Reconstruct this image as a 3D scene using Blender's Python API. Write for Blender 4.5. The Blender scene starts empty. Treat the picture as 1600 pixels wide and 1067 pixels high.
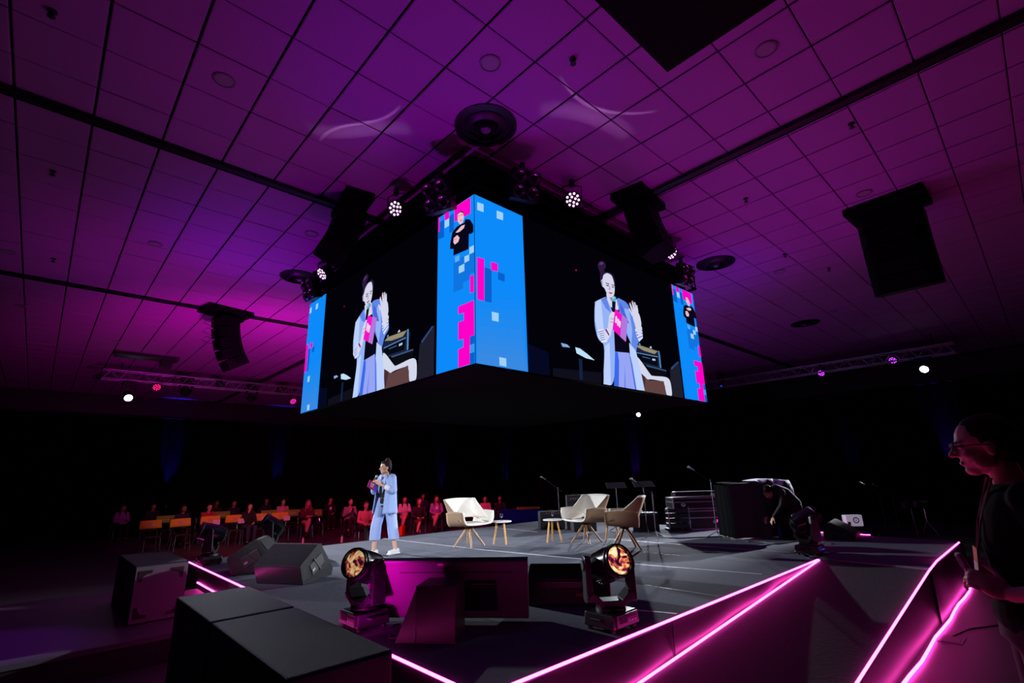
import bpy, math, random
from mathutils import Vector as V, Matrix, noise
R = math.radians; PI = math.pi
random.seed(7)
S = bpy.context.scene; C = S.collection

# ------------------------------------------------------------------ camera
CAMZ, YAW, PITCH, ROLL, FPX = 1.92, .81486, .2677, -.02855, 771.0
_f = V((math.cos(PITCH)*math.cos(YAW), math.cos(PITCH)*math.sin(YAW), math.sin(PITCH)))
_r0 = V((math.sin(YAW), -math.cos(YAW), 0)); _u0 = _r0.cross(_f)
_r = _r0*math.cos(ROLL)+_u0*math.sin(ROLL); _u = -_r0*math.sin(ROLL)+_u0*math.cos(ROLL)
cd = bpy.data.cameras.new('camera'); cam = bpy.data.objects.new('camera', cd); C.objects.link(cam)
cd.sensor_width = 36; cd.lens = 36*FPX/1600; cd.clip_end = 200; cd.clip_start = .02
M = Matrix((_r, _u, -_f)).transposed().to_4x4(); M.translation = V((0, 0, CAMZ)); cam.matrix_world = M
S.camera = cam
def ray(px, py): return _f+_r*((px-800)/FPX)+_u*((533.5-py)/FPX)
def hit(px, py, ax, v):            # measured point of the photograph on the plane coordinate[ax] = v
    r = ray(px, py); c = V((0, 0, CAMZ)); return c+r*((v-c[ax])/r[ax])

# ------------------------------------------------------------------ view, world
S.view_settings.view_transform = 'Standard'; S.view_settings.look = 'None'
S.view_settings.exposure = 0; S.view_settings.gamma = 1; S.view_settings.use_curve_mapping = False
w = bpy.data.worlds.new('world'); S.world = w; w.use_nodes = True
w.node_tree.nodes['Background'].inputs[0].default_value = (0, 0, 0, 1)
def lin(c): return tuple(((x/255)/12.92 if x/255 <= .04045 else ((x/255+.055)/1.055)**2.4) for x in c)
def spot(name, p, tgt, power, col, size, blend=.6, rad=.06):
    l = bpy.data.lights.new(name, 'SPOT'); l.energy = power; l.color = col; l.spot_size = R(size); l.spot_blend = blend; l.shadow_soft_size = rad
    o = bpy.data.objects.new(name, l); C.objects.link(o); o.location = p
    o.rotation_euler = (V(tgt)-V(p)).to_track_quat('-Z', 'Y').to_euler(); return o
def point(name, p, power, col, rad=.1):
    l = bpy.data.lights.new(name, 'POINT'); l.energy = power; l.color = col; l.shadow_soft_size = rad
    o = bpy.data.objects.new(name, l); C.objects.link(o); o.location = p; return o
def arealamp(name, p, tgt, power, col, sx, sy):
    l = bpy.data.lights.new(name, 'AREA'); l.energy = power; l.color = col; l.shape = 'RECTANGLE'; l.size = sx; l.size_y = sy
    o = bpy.data.objects.new(name, l); C.objects.link(o); o.location = p
    o.rotation_euler = (V(tgt)-V(p)).to_track_quat('-Z', 'Y').to_euler(); return o
WHITE = (.85, .91, 1.0); MAG = (1, .0, .62); PUR = (.55, .0, 1); BLUE = (.03, .03, 1)
# stage keys: profile spots on the trusses round the hall
spot('key_far_left', (2.0, 23.7, 4.9), (6.8, 6.6, .6), 20000, WHITE, 27, .7, .10)
spot('key_far_right', (21.9, 2.5, 4.85), (7.2, 6.9, .6), 15500, WHITE, 28, .7, .10)
spot('key_far_corner', (21.9, 14.0, 4.7), (6.4, 7.0, .6), 4200, WHITE, 30, .6, .10)
spot('key_near', (5.2, -5.5, 5.3), (6.2, 8.1, .9), 7800, WHITE, 18, .8, .12)
spot('key_near_left', (-7.4, 6.6, 5.2), (5.9, 8.1, .9), 5400, WHITE, 18, .8, .12)
# magenta and violet wash thrown up on the ceiling by the moving heads on the floor
spot('wash_up_a', (2.3, 4.7, 1.35), (2.9, 4.6, 6), 92, (.86, 0, 1), 98, 1, .12)
spot('wash_up_b', (3.9, 2.95, 1.35), (4.3, 2.4, 6), 66, (.88, 0, 1), 98, 1, .12)
spot('wash_up_c', (8.8, 2.9, 1.4), (8.2, 3.2, 6), 118, (.88, 0, 1), 100, 1, .12)
spot('wash_up_d', (2.3, 10.1, 1.4), (2.9, 10.9, 6), 200, (.95, 0, 1), 110, 1, .12)
spot('wash_up_f', (3.5, 10.6, 1.4), (4.6, 15.5, 6), 1000, (1, 0, .70), 105, 1, .12)
spot('wash_up_e', (10.5, 8.0, 1.4), (13, 7, 6), 130, (.62, 0, 1), 110, .9, .12)
spot('blue_up_a', (2.3, 4.8, 1.35), (2.3, 3.4, 5.9), 75, (.10, 0, 1), 50, 1, .12)
spot('blue_up_b', (8.8, 2.9, 1.4), (9.6, 4.8, 5.9), 130, (.12, 0, 1), 60, 1, .12)
spot('blue_up_c', (2.3, 10.4, 1.4), (2.3, 8.6, 5.9), 190, (.14, 0, 1), 52, 1, .12)
# red-pink audience wash from the far trusses, faint white spill on the reserved chairs
spot('aud_wash_left', (4.0, 12.0, 5.4), (8.0, 18.5, .9), 1050, (1, .03, .13), 80, .7, .1)
spot('aud_wash_far', (7.5, 13.0, 5.3), (12.0, 17.0, .9), 850, (1, .05, .18), 75, .7, .1)
spot('spill_chairs', (3.2, 12.5, 3.2), (4.9, 19.6, .8), 120, (.62, 1, .55), 36, .6, .1)
# violet pool on the riser at far left, pink backlight in the band area
spot('pool_left', (-2.5, 10.0, 4.8), (-.4, 8.2, .3), 260, (.42, 0, 1), 24, .5, .1)
point('band_glow', (11.75, 5.2, .80), 9, (1, 0, .55), .1)
point('band_glow_b', (11.6, 3.7, 1.15), 5, (1, 0, .6), .1)
spot('crew_glow', (5.6, -1.6, 1.2), (2.7, .1, 1.95), 12, (1, .01, .02), 40, .8, .1)
spot('added_glow_screen', (2.05, 4.28, .70), (2.70, 4.50, 1.02), 48, (1, 0, .62), 80, 1, .04)  # added magenta spot without a fixture, brightens the back of the leaning screen
spot('added_glow_wedge', (2.02, 6.5, .95), (2.75, 7.5, .72), 8, (1, 0, .62), 50, 1, .04)  # added magenta spot without a fixture, brightens the back of the wedge monitor
spot('key_band', (3.4, 23.7, 4.9), (11.5, 4.9, 1.2), 9000, WHITE, 9, .7, .08)
spot('key_low_left', (5.0, 19.6, 5.0), (1.5, 4.1, 1.0), 700, (.8, .85, 1), 13, .3, .04)
def reflection_spot(name, p, tgt, power, size, roll, bend):      # bright curved streak: added spot, its nodes draw a reflection off glossy lamp housings
    o = spot(name, p, tgt, power, (.9, .8, 1), size, .3, .01); l = o.data; l.use_nodes = True; nt = l.node_tree; N = nt.nodes.new; em = nt.nodes['Emission']
    o.rotation_euler = ((V(tgt)-V(p)).to_track_quat('-Z', 'Y').to_matrix() @ Matrix.Rotation(roll, 3, 'Z')).to_euler()
    tc = N('ShaderNodeTexCoord'); sp = N('ShaderNodeSeparateXYZ'); nt.links.new(tc.outputs['Normal'], sp.inputs[0])
    def mt(op, a, b=None, c=None):
        n = N('ShaderNodeMath'); n.operation = op
        for i_, x in enumerate((a, b, c)):
            if x is None: continue
            if isinstance(x, (int, float)): n.inputs[i_].default_value = x
            else: nt.links.new(x, n.inputs[i_])
        return n.outputs[0]
    k = math.tan(R(size/2)); gx = mt('DIVIDE', mt('DIVIDE', sp.outputs[0], mt('ABSOLUTE', sp.outputs[2])), k); gy = mt('DIVIDE', mt('DIVIDE', sp.outputs[1], mt('ABSOLUTE', sp.outputs[2])), k)
    x3 = mt('MULTIPLY', mt('MULTIPLY', gx, gx), gx) if bend > 0 else mt('MULTIPLY', mt('MULTIPLY', gx, gx), -1)
    cv_ = mt('MULTIPLY', x3, .42)
    d = mt('ABSOLUTE', mt('SUBTRACT', gy, cv_)); core = mt('SUBTRACT', 1, mt('DIVIDE', d, .045)); core = mt('MAXIMUM', core, 0)
    d2 = mt('ABSOLUTE', mt('SUBTRACT', gy, mt('ADD', mt('MULTIPLY', cv_, -.6), .16))); wid = mt('MAXIMUM', mt('SUBTRACT', 1, mt('DIVIDE', d2, .20)), 0)
    ed = mt('MAXIMUM', mt('SUBTRACT', 1, mt('ABSOLUTE', gx)), 0)
    st_ = mt('ADD', mt('MULTIPLY', core, 1.0), mt('MULTIPLY', mt('POWER', wid, .5), .38)); nt.links.new(mt('MULTIPLY', st_, mt('POWER', ed, .5)), em.inputs['Strength'])
g1, g2 = hit(560, 193, 2, 5.86), hit(935, 170, 2, 5.86)
reflection_spot('streak_a', (2.6, 4.9, 1.6), g1, 420, 17, R(-12), 1); reflection_spot('streak_b', (4.1, 3.3, 1.6), g2, 420, 19, R(4), -1)

# ------------------------------------------------------------------ materials
def mat(name, rgb, rough=.6, metal=0, var=0, scale=20, bump=0, emit=None, es=1, trans=0, coat=0, spec=.5, rgb2=None, sheen=0):
    m = bpy.data.materials.new(name); m.use_nodes = True; nt = m.node_tree; b = nt.nodes['Principled BSDF']
    c = lin(rgb)+(1,); b.inputs['Base Color'].default_value = c; b.inputs['Roughness'].default_value = rough
    b.inputs['Metallic'].default_value = metal; b.inputs['Transmission Weight'].default_value = trans
    b.inputs['Coat Weight'].default_value = coat; b.inputs['Specular IOR Level'].default_value = spec
    if var or bump or rgb2:
        tc = nt.nodes.new('ShaderNodeTexCoord'); n = nt.nodes.new('ShaderNodeTexNoise'); n.inputs['Scale'].default_value = scale; n.inputs['Detail'].default_value = 4
        nt.links.new(tc.outputs['Object'], n.inputs['Vector'])
        if var or rgb2:
            mx = nt.nodes.new('ShaderNodeMix'); mx.data_type = 'RGBA'
            c2 = lin(rgb2)+(1,) if rgb2 else tuple(min(1, x*(1+var)) for x in c[:3])+(1,)
            c1 = c if rgb2 else tuple(x*(1-var) for x in c[:3])+(1,)
            mx.inputs[6].default_value = c1; mx.inputs[7].default_value = c2
            nt.links.new(n.outputs['Fac'], mx.inputs[0]); nt.links.new(mx.outputs[2], b.inputs['Base Color'])
        if bump:
            bp = nt.nodes.new('ShaderNodeBump'); bp.inputs['Strength'].default_value = bump; bp.inputs['Distance'].default_value = .01
            nt.links.new(n.outputs['Fac'], bp.inputs['Height']); nt.links.new(bp.outputs[0], b.inputs['Normal'])
    if emit: b.inputs['Emission Color'].default_value = lin(emit)+(1,); b.inputs['Emission Strength'].default_value = es
    return m
_em = {}
def emi(rgb, s=1.0):
    k = (tuple(rgb), s)
    if k not in _em:
        m = bpy.data.materials.new('light'); m.use_nodes = True; nt = m.node_tree; nt.nodes.clear()
        e = nt.nodes.new('ShaderNodeEmission'); o = nt.nodes.new('ShaderNodeOutputMaterial')
        e.inputs[0].default_value = lin(rgb)+(1,); e.inputs[1].default_value = s; nt.links.new(e.outputs[0], o.inputs[0]); _em[k] = m
    return _em[k]
M_ = dict(
 baffle=mat('baffle_paint', (104, 96, 108), .6, var=.1),
 array=mat('array_paint', (9, 9, 11), .6, spec=.08),
 black=mat('black_paint', (20, 20, 23), .5, var=.2, bump=.05, scale=60),
 gloss=mat('black_gloss', (14, 14, 17), .22),
 plastic=mat('black_plastic', (26, 26, 31), .38),
 drape=mat('black_drape', (9, 9, 11), .95, spec=.05, var=.3, scale=8),
 carpet=mat('stage_carpet', (76, 80, 94), .9, var=.22, scale=14, bump=.4),
 ramp=mat('ramp_carpet', (40, 38, 46), .9, var=.3, scale=30, bump=.5),
 fascia=mat('fascia_fabric', (52, 48, 54), .42, var=.3, scale=3, bump=.3),
 floor=mat('hall_floor', (70, 62, 68), .45, var=.15, scale=5),
 tape=mat('white_tape', (225, 228, 235), .6),
 tile=mat('ceiling_tile', (172, 112, 178), .85, var=.05, scale=40, bump=.15),  # mauve tint puts some of the purple wash into the tile colour
 grid=mat('ceiling_void', (28, 24, 30), .9),
 rail=mat('rail_metal', (40, 38, 46), .3, metal=.7),
 vent=mat('vent_paint', (34, 32, 40), .4, metal=.3),
 ring=mat('downlight_rim', (120, 110, 120), .4),
 strip=emi((255, 60, 180), 17), rough=mat('speaker_paint', (25, 25, 31), .6, var=.5, scale=150, bump=1.0, spec=.35),
 grille=mat('speaker_grille', (22, 22, 26), .6, var=.4, scale=200, bump=.6),
 alu=mat('aluminium', (185, 185, 192), .32, metal=.9), dalu=mat('dark_aluminium', (70, 68, 76), .4, metal=.8),
 chrome=mat('chrome', (210, 210, 215), .15, metal=1),
 cream=mat('cream_fabric', (226, 219, 208), .85, var=.05, scale=60, bump=.15),
 tan=mat('tan_fabric', (150, 118, 88), .85, var=.12, scale=90, bump=.2),
 oak=mat('oak_wood', (190, 150, 112), .5, rgb2=(160, 118, 82), scale=12), pine=mat('yellow_wood', (214, 160, 74), .45, rgb2=(196, 138, 52), scale=10),
 whitetop=mat('white_laminate', (232, 230, 232), .3),
 glass=mat('clear_glass', (245, 250, 255), .02, trans=1), water=mat('water', (235, 245, 255), .02, trans=1),
 skin=mat('skin', (214, 164, 138), .55, var=.04, scale=30), skin2=mat('skin_tan', (190, 134, 108), .55), skin3=mat('skin_brown', (150, 98, 74), .55),
 hair=mat('dark_hair', (40, 22, 26), .75, spec=.2, var=.4, scale=90, bump=.5), hairb=mat('brown_hair', (86, 52, 36), .5, var=.3, scale=90, bump=.5), hairl=mat('blond_hair', (150, 112, 70), .5, var=.3, scale=90, bump=.5),
 dish=mat('downlight_dish', (150, 140, 150), .5), eye=mat('eye_white', (235, 235, 235), .2), iris=mat('iris', (30, 22, 18), .2), lips=mat('lips', (176, 82, 84), .5),
 blazer=mat('blue_linen', (150, 172, 222), .8, var=.06, scale=80, bump=.2), trouser=mat('blue_linen_trouser', (156, 176, 226), .8, var=.06, scale=80, bump=.2),
 bt=mat('black_knit', (16, 16, 20), .8), shoe=mat('white_leather', (235, 235, 238), .5), cuff=mat('striped_cuff', (228, 230, 240), .8),
 pinkcard=mat('pink_card', (236, 24, 160), .5), bluecard=mat('blue_card', (60, 96, 220), .5), whitecard=mat('white_print', (240, 236, 240), .6),
 yellow=mat('yellow_cover', (226, 172, 48), .8, var=.08), green=mat('green_cover', (140, 178, 62), .8, var=.08),
 blue=mat('blue_cloth', (12, 34, 168), .7, var=.1), orange=mat('orange_paper', (236, 70, 24), .6), paper=mat('paper', (230, 200, 225), .7))
def cloth(name, rgb): return mat(name, rgb, .85, var=.08, scale=40, bump=.15)

# ------------------------------------------------------------------ mesh building
class MB:
    def __init__(s): s.v = []; s.f = []; s.m = []
    def add(s, vs, fs, mi=0):
        o = len(s.v); s.v += [tuple(x) for x in vs]; s.f += [tuple(i+o for i in f) for f in fs]; s.m += [mi]*len(fs); return s
    def box(s, c, d, rot=None, mi=0, taper=None):
        x, y, z = d[0]/2, d[1]/2, d[2]/2; t = taper or (1, 1)
        vs = [V((i*x*(t[0] if k > 0 else 1), j*y*(t[1] if k > 0 else 1), k*z)) for k in (-1, 1) for j in (-1, 1) for i in (-1, 1)]
        m = rot if isinstance(rot, Matrix) else (Matrix.Rotation(rot, 3, 'Z') if rot else Matrix.Identity(3))
        return s.add([m @ a+V(c) for a in vs], [(0, 2, 3, 1), (4, 5, 7, 6), (0, 1, 5, 4), (2, 6, 7, 3), (0, 4, 6, 2), (1, 3, 7, 5)], mi)
    def tube(s, pts, r, n=8, mi=0, cap=True):
        pts = [V(p) for p in pts]; rs = r if isinstance(r, (list, tuple)) else [r]*len(pts); vs = []; fs = []
        up = None
        for i, p in enumerate(pts):
            d = (pts[min(i+1, len(pts)-1)]-pts[max(i-1, 0)]).normalized()
            if up is None: up = V((0, 0, 1)) if abs(d.z) < .9 else V((1, 0, 0))
            a = up.cross(d)
            if a.length < 1e-4: a = V((0, 1, 0)).cross(d)
            a.normalize(); b = d.cross(a); up = b
            for k in range(n):
                t = 2*PI*k/n; vs.append(p+a*math.cos(t)*rs[i]+b*math.sin(t)*rs[i])
        for i in range(len(pts)-1):
            for k in range(n):
                k2 = (k+1) % n; fs.append((i*n+k, i*n+k2, (i+1)*n+k2, (i+1)*n+k))
        if cap: fs += [tuple(range(n-1, -1, -1)), tuple((len(pts)-1)*n+k for k in range(n))]
        return s.add(vs, fs, mi)
    def lathe(s, prof, c=(0, 0, 0), rot=None, n=20, mi=0, closed=False):   # prof (radius, height) about local z
        m = rot if rot else Matrix.Identity(3); vs = []; fs = []; L = len(prof)
        for r_, h in prof:
            for k in range(n):
                t = 2*PI*k/n; vs.append(m @ V((r_*math.cos(t), r_*math.sin(t), h))+V(c))
        for i in range(L-1):
            for k in range(n):
                k2 = (k+1) % n; fs.append((i*n+k, i*n+k2, (i+1)*n+k2, (i+1)*n+k))
        if not closed:
            if prof[0][0] > 1e-5: fs.append(tuple(range(n-1, -1, -1)))
            if prof[-1][0] > 1e-5: fs.append(tuple((L-1)*n+k for k in range(n)))
        return s.add(vs, fs, mi)
    def ell(s, c, d, rot=None, n=12, mi=0):
        prof = [(max(1e-4, math.sin(PI*i/(n//2+2))), -math.cos(PI*i/(n//2+2))) for i in range(n//2+3)]
        m = (rot if rot else Matrix.Identity(3)) @ Matrix.Diagonal(V(d))
        return s.lathe(prof, c, m, n, mi)
    def cap(s, a, b, ra, rb, n=12, mi=0, sq=1):     # tapered limb with round ends
        a, b = V(a), V(b); d = b-a; L = d.length; q = d.to_track_quat('Z', 'Y').to_matrix() if L > 1e-6 else Matrix.Identity(3)
        prof = [(max(1e-4, ra*math.sin(t)), -ra*math.cos(t)) for t in (0, .5, 1.0, 1.4)]+[(ra, 0), (rb, L)]+[(max(1e-4, rb*math.cos(t)), L+rb*math.sin(t)) for t in (.4, .8, 1.2, PI/2)]
        return s.lathe(prof, a, q @ Matrix.Diagonal(V((1, sq, 1))), n, mi)
    def loft(s, rings, n=20, mi=0, caps=True):      # rings: (centre, rx, ry, angle)
        vs = []; fs = []
        for c, rx, ry, a in rings:
            for k in range(n):
                t = 2*PI*k/n; x, y = rx*math.cos(t), ry*math.sin(t)
                vs.append(V(c)+V((x*math.cos(a)-y*math.sin(a), x*math.sin(a)+y*math.cos(a), 0)))
        L = len(rings)
        for i in range(L-1):
            for k in range(n):
                k2 = (k+1) % n; fs.append((i*n+k, i*n+k2, (i+1)*n+k2, (i+1)*n+k))
        if caps: fs += [tuple(range(n-1, -1, -1)), tuple((L-1)*n+k for k in range(n))]
        return s.add(vs, fs, mi)
    def prism(s, poly, z0, z1, mi=0, m=None):       # poly in the local xy plane
        n = len(poly); m = m or Matrix.Identity(4)
        vs = [m @ V((p[0], p[1], z)) for z in (z0, z1) for p in poly]
        return s.add(vs, [tuple(range(n-1, -1, -1)), tuple(range(n, 2*n))]+[(i, (i+1) % n, n+(i+1) % n, n+i) for i in range(n)], mi)
    def surf(s, fn, nu, nv, mi=0, cu=False):
        vs = [fn(i/nu, j/nv) for j in range(nv+1) for i in range(nu+(0 if cu else 1))]; k = nu+(0 if cu else 1); fs = []
        for j in range(nv):
            for i in range(nu): i2 = (i+1) % k; fs.append((j*k+i, j*k+i2, (j+1)*k+i2, (j+1)*k+i))
        return s.add(vs, fs, mi)
    def build(s, name, mats, parent=None, smooth=None, bevel=0, label=None, remesh=0, rs=0, solid=None):
        me = bpy.data.meshes.new(name); me.from_pydata(s.v, [], s.f)
        mats = mats if isinstance(mats, (list, tuple)) else [mats]
        for m in mats: me.materials.append(m)
        me.polygons.foreach_set('material_index', s.m); me.update()
        o = bpy.data.objects.new(name, me); C.objects.link(o)
        if remesh:
            md = o.modifiers.new('r', 'REMESH'); md.mode = 'VOXEL'; md.voxel_size = remesh; md.adaptivity = 0
            if rs: sm = o.modifiers.new('s', 'SMOOTH'); sm.factor = .5; sm.iterations = rs
            dg = bpy.context.evaluated_depsgraph_get(); dg.update()
            nm = bpy.data.meshes.new_from_object(o.evaluated_get(dg)); o.modifiers.clear(); o.data = nm; me = nm
            if not me.materials: me.materials.append(mats[0])
            smooth = 80
        if smooth:
            me.polygons.foreach_set('use_smooth', [True]*len(me.polygons)); me.set_sharp_from_angle(angle=R(smooth))
        if solid:
            md = o.modifiers.new('t', 'SOLIDIFY'); md.thickness = solid[0]; md.offset = solid[1]
            if len(solid) > 2: md.material_offset = solid[2]; md.material_offset_rim = solid[3]
        if bevel:
            md = o.modifiers.new('b', 'BEVEL'); md.width = bevel; md.segments = 2; md.limit_method = 'ANGLE'
        if parent: o.parent = parent
        if label: o['label'] = label
        return o
def empty(name, loc, rz, label, cat, group=None):
    o = bpy.data.objects.new(name, None); C.objects.link(o); o.location = loc; o.rotation_euler = (0, 0, rz); o.empty_display_size = .1
    o['label'] = label; o['category'] = cat
    if group: o['group'] = group
    return o
def tag(o, label, cat, group=None):
    o['label'] = label; o['category'] = cat
    if group: o['group'] = group
    return o
def struct(o): o['kind'] = 'structure'; return o
def copy_tree(o, parent=None):
    c = o.copy(); C.objects.link(c); c.parent = parent
    for ch in list(o.children): copy_tree(ch, c)
    return c
def rotx(a): return Matrix.Rotation(a, 3, 'X')
def roty(a): return Matrix.Rotation(a, 3, 'Y')
def rotz(a): return Matrix.Rotation(a, 3, 'Z')

# ------------------------------------------------------------------ room
X0, X1, Y0, Y1, ZC, ZS = -9.0, 24.8, -7.0, 27.6, 5.86, .64
struct(MB().box(((X0+X1)/2, (Y0+Y1)/2, -.1), (X1-X0, Y1-Y0, .2)).build('floor', M_['floor']))
struct(MB().box((X1+.1, (Y0+Y1)/2, ZC/2), (.2, Y1-Y0, ZC+.6)).build('wall_right', M_['black']))
struct(MB().box(((X0+X1)/2, Y1+.1, ZC/2), (X1-X0, .2, ZC+.6)).build('wall_back', M_['black']))
struct(MB().box((X0-.1, (Y0+Y1)/2, ZC/2), (.2, Y1-Y0, ZC+.6)).build('wall_left', M_['black']))
struct(MB().box(((X0+X1)/2, Y0-.1, ZC/2), (X1-X0, .2, ZC+.6)).build('wall_front', M_['black']))
ceil = struct(MB().box(((X0+X1)/2, (Y0+Y1)/2, ZC+.13), (X1-X0, Y1-Y0, .2)).build('ceiling', M_['grid']))
TX, TY = .6248, .6351; OX, OY = .4306*3.94, .8408*3.94
def tile_mesh():
    a, b, h = TX/2-.011, TY/2-.006, .012; e = .008
    vs = [(-a, -b, h), (a, -b, h), (a, b, h), (-a, b, h), (-a, -b, 0), (a, -b, 0), (a, b, 0), (-a, b, 0), (-a+e, -b+e, -e*.6), (a-e, -b+e, -e*.6), (a-e, b-e, -e*.6), (-a+e, b-e, -e*.6)]
    fs = [(0, 1, 5, 4), (1, 2, 6, 5), (2, 3, 7, 6), (3, 0, 4, 7), (4, 5, 9, 8), (5, 6, 10, 9), (6, 7, 11, 10), (7, 4, 8, 11), (11, 10, 9, 8)][:8]+[(8, 9, 10, 11)]
    return vs, [f[::-1] for f in fs]
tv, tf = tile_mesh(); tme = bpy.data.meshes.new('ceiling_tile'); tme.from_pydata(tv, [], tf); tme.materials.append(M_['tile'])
cells = []
TRX, TRY = 5.88, (6.43, 12.56)     # partition tracks in the ceiling
for i in range(-17, 38):
    for j in range(-15, 39):
        cx, cy = OX+(i+.5)*TX, OY+(j+.5)*TY
        if not (X0+.35 < cx < X1-.3 and Y0+.35 < cy < Y1-.3): continue
        d = V((cx, cy, ZC))-V((0, 0, CAMZ)); dz = d.dot(_f); vis = 0
        if dz > .3:
            px, py = 800+FPX*d.dot(_r)/dz, 533.5-FPX*d.dot(_u)/dz
            vis = -60 < px < 1660 and -60 < py < 660
            if (cx-3.2)*(cx-8.3) < 0 and (cy-4)*(cy-8.7) < 0: vis = 0
        cells.append((0 if vis else 1, d.length**3/max(.1, d.z), cx, cy))
cells.sort(); st = MB(); k = 0
for nv, _, cx, cy in cells:
    z = ZC+random.uniform(-.003, .003); ax, ay = random.uniform(-.004, .004), random.uniform(-.004, .004)
    if k < 300 and not nv:
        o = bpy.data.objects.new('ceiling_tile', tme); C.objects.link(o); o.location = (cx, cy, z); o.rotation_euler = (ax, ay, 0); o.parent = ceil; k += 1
    else:
        m = Matrix.Translation((cx, cy, z)) @ Matrix.Rotation(ax, 4, 'X') @ Matrix.Rotation(ay, 4, 'Y'); st.add([m @ V(p) for p in tv], tf)
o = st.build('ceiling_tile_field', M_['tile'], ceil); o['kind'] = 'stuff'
# recessed partition tracks: dark channel with two bright-edged rails
def track(name, a, b):
    a, b = V(a), V(b); d = (b-a); L = d.length; n = V((-d.y, d.x, 0)).normalized(); c = (a+b)/2; rz = math.atan2(d.y, d.x); t = MB()
    t.box(c+V((0, 0, -.02)), (L, .11, .05), rz, 0)
    for s_ in (-1, 1): t.box(c+n*(.06*s_)+V((0, 0, -.032)), (L, .014, .05), rz, 1)
    struct(t.build(name, [M_['black'], M_['rail']]))
track('trim_1', (X0, TRY[0], ZC), (X1, TRY[0], ZC)); track('trim_2', (X0, TRY[1], ZC), (X1, TRY[1], ZC)); track('trim_3', (TRX, Y0, ZC-.004), (TRX, Y1, ZC-.004))
# black drapes hung along the far walls
def drape(name, a, b, h, label, amp=.07, wl=.45):
    a, b = V(a), V(b); d = b-a; L = d.length; n = V((-d.y, d.x, 0)).normalized(); nu = int(L/wl*7)
    def fn(u, v):
        t = u*L; return a+d*u+n*(amp*math.sin(2*PI*t/wl)*(1-.35*v)+.04*math.sin(t*1.7))+V((0, 0, v*h))
    root = empty(name, a, 0, label, 'curtain'); m = MB(); m.surf(lambda u, v: fn(u, v)-a, nu, 4); m.build('cloth', M_['drape'], root, smooth=60)
    MB().tube([V((0, 0, h+.02)), d+V((0, 0, h+.02))], .03).build('rail', M_['black'], root)
drape('drape', (X0+.3, Y1-.35, .02), (X1-.3, Y1-.35, .02), 4.9, 'black pleated drape along the far left wall behind the audience')
drape('drape', (X1-.35, Y1-.6, .02), (X1-.35, Y0+.3, .02), 4.9, 'black pleated drape along the far right wall behind the band gear')

# ceiling fittings
def vent(px, py, label):
    p = hit(px, py, 2, ZC-.01); r = empty('ceiling_vent', p, 0, label, 'vent', None)
    for i, (ra, rb, h) in enumerate(((.36, .30, .03), (.25, .19, .055), (.145, .09, .08))):
        MB().lathe([(ra, 0), (ra, -.012), (rb, -h), (rb-.012, -h), (ra-.03, -.002)], n=40, closed=True).build('ring', M_['vent'], r, smooth=40)
    MB().lathe([(.055, 0), (.06, -.06), (.03, -.085), (.001, -.09)], n=20).build('core', M_['ring'], r, smooth=50)
    MB().lathe([(.345, .003), (.345, -.003)], n=40).build('backplate', M_['grid'], r)
vent(759, 197, 'round ringed ceiling vent nearest the camera, above the screen cube corner')
vent(1118, 411, 'round ringed ceiling vent right of the screen cube')
vent(468, 433, 'round ringed ceiling vent left of the screen cube')
vent(1258, 505, 'distant round ceiling vent below and right of the black array on the right')
dl = [(350, 125, 'recessed round downlight on the upper left of the ceiling'), (766, 99, 'recessed round downlight just above the near round vent'),
      (1197, 77, 'recessed round downlight beside the black speaker at the top edge'), (487, 365, 'recessed round downlight left of the left cube speaker'),
      (1350, 302, 'recessed round downlight touching the right hanging array'), (12, 393, 'recessed downlight at the left edge of the photo above the second track'),
      (243, 381, 'recessed downlight between the two left ceiling tracks'), (33, 478, 'small downlight below the second track at far left'),
      (1218, 424, 'recessed downlight between right round vent and hanging array'), (1140, 493, 'recessed downlight just below the right round vent'), (1302, 487, 'faint downlight right of the distant vent'),
      (183, 534, 'faint downlight above the left truss end'), (563, 0, '')][:12]
for px, py, lb in dl:
    r = empty('downlight', hit(px, py, 2, ZC-.008), 0, lb, 'ceiling light')
    MB().lathe([(.105, 0), (.105, -.008), (.088, -.012), (.085, -.004)], n=28, closed=True).build('rim', M_['ring'], r, smooth=40)
    MB().lathe([(.084, -.006), (.07, -.002), (.03, .002), (.001, .003)], n=28).build('dish', M_['dish'], r, smooth=60)
for px, py, lb in [(82, 17, 'dark ceiling sensor in the upper left corner'), (895, 92, 'small black sprinkler head left of the top edge speaker'), (83, 267, 'black sprinkler head between the left tracks'),
                   (1165, 310, 'black sprinkler head right of the right cube speaker'), (84, 404, 'black sprinkler head above the second left track'), (1226, 397, 'black sprinkler head beside a tile joint left of the hanging array'),
                   (1295, 419, 'black sprinkler head left of the hanging array bottom'), (1330, 193, 'small black camera bracket below the right track'), (683, 279, 'black sprinkler head above the left blinder')]:
    r = empty('sprinkler', hit(px, py, 2, ZC-.008), 0, lb, 'sprinkler')
    MB().lathe([(.035, 0), (.035, -.012), (.012, -.018), (.012, -.05)], n=14).build('collar', M_['vent'], r, smooth=40)
    MB().lathe([(.008, -.05), (.03, -.056), (.03, -.062), (.001, -.064)], n=14).build('deflector', M_['black'], r, smooth=40)

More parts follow.
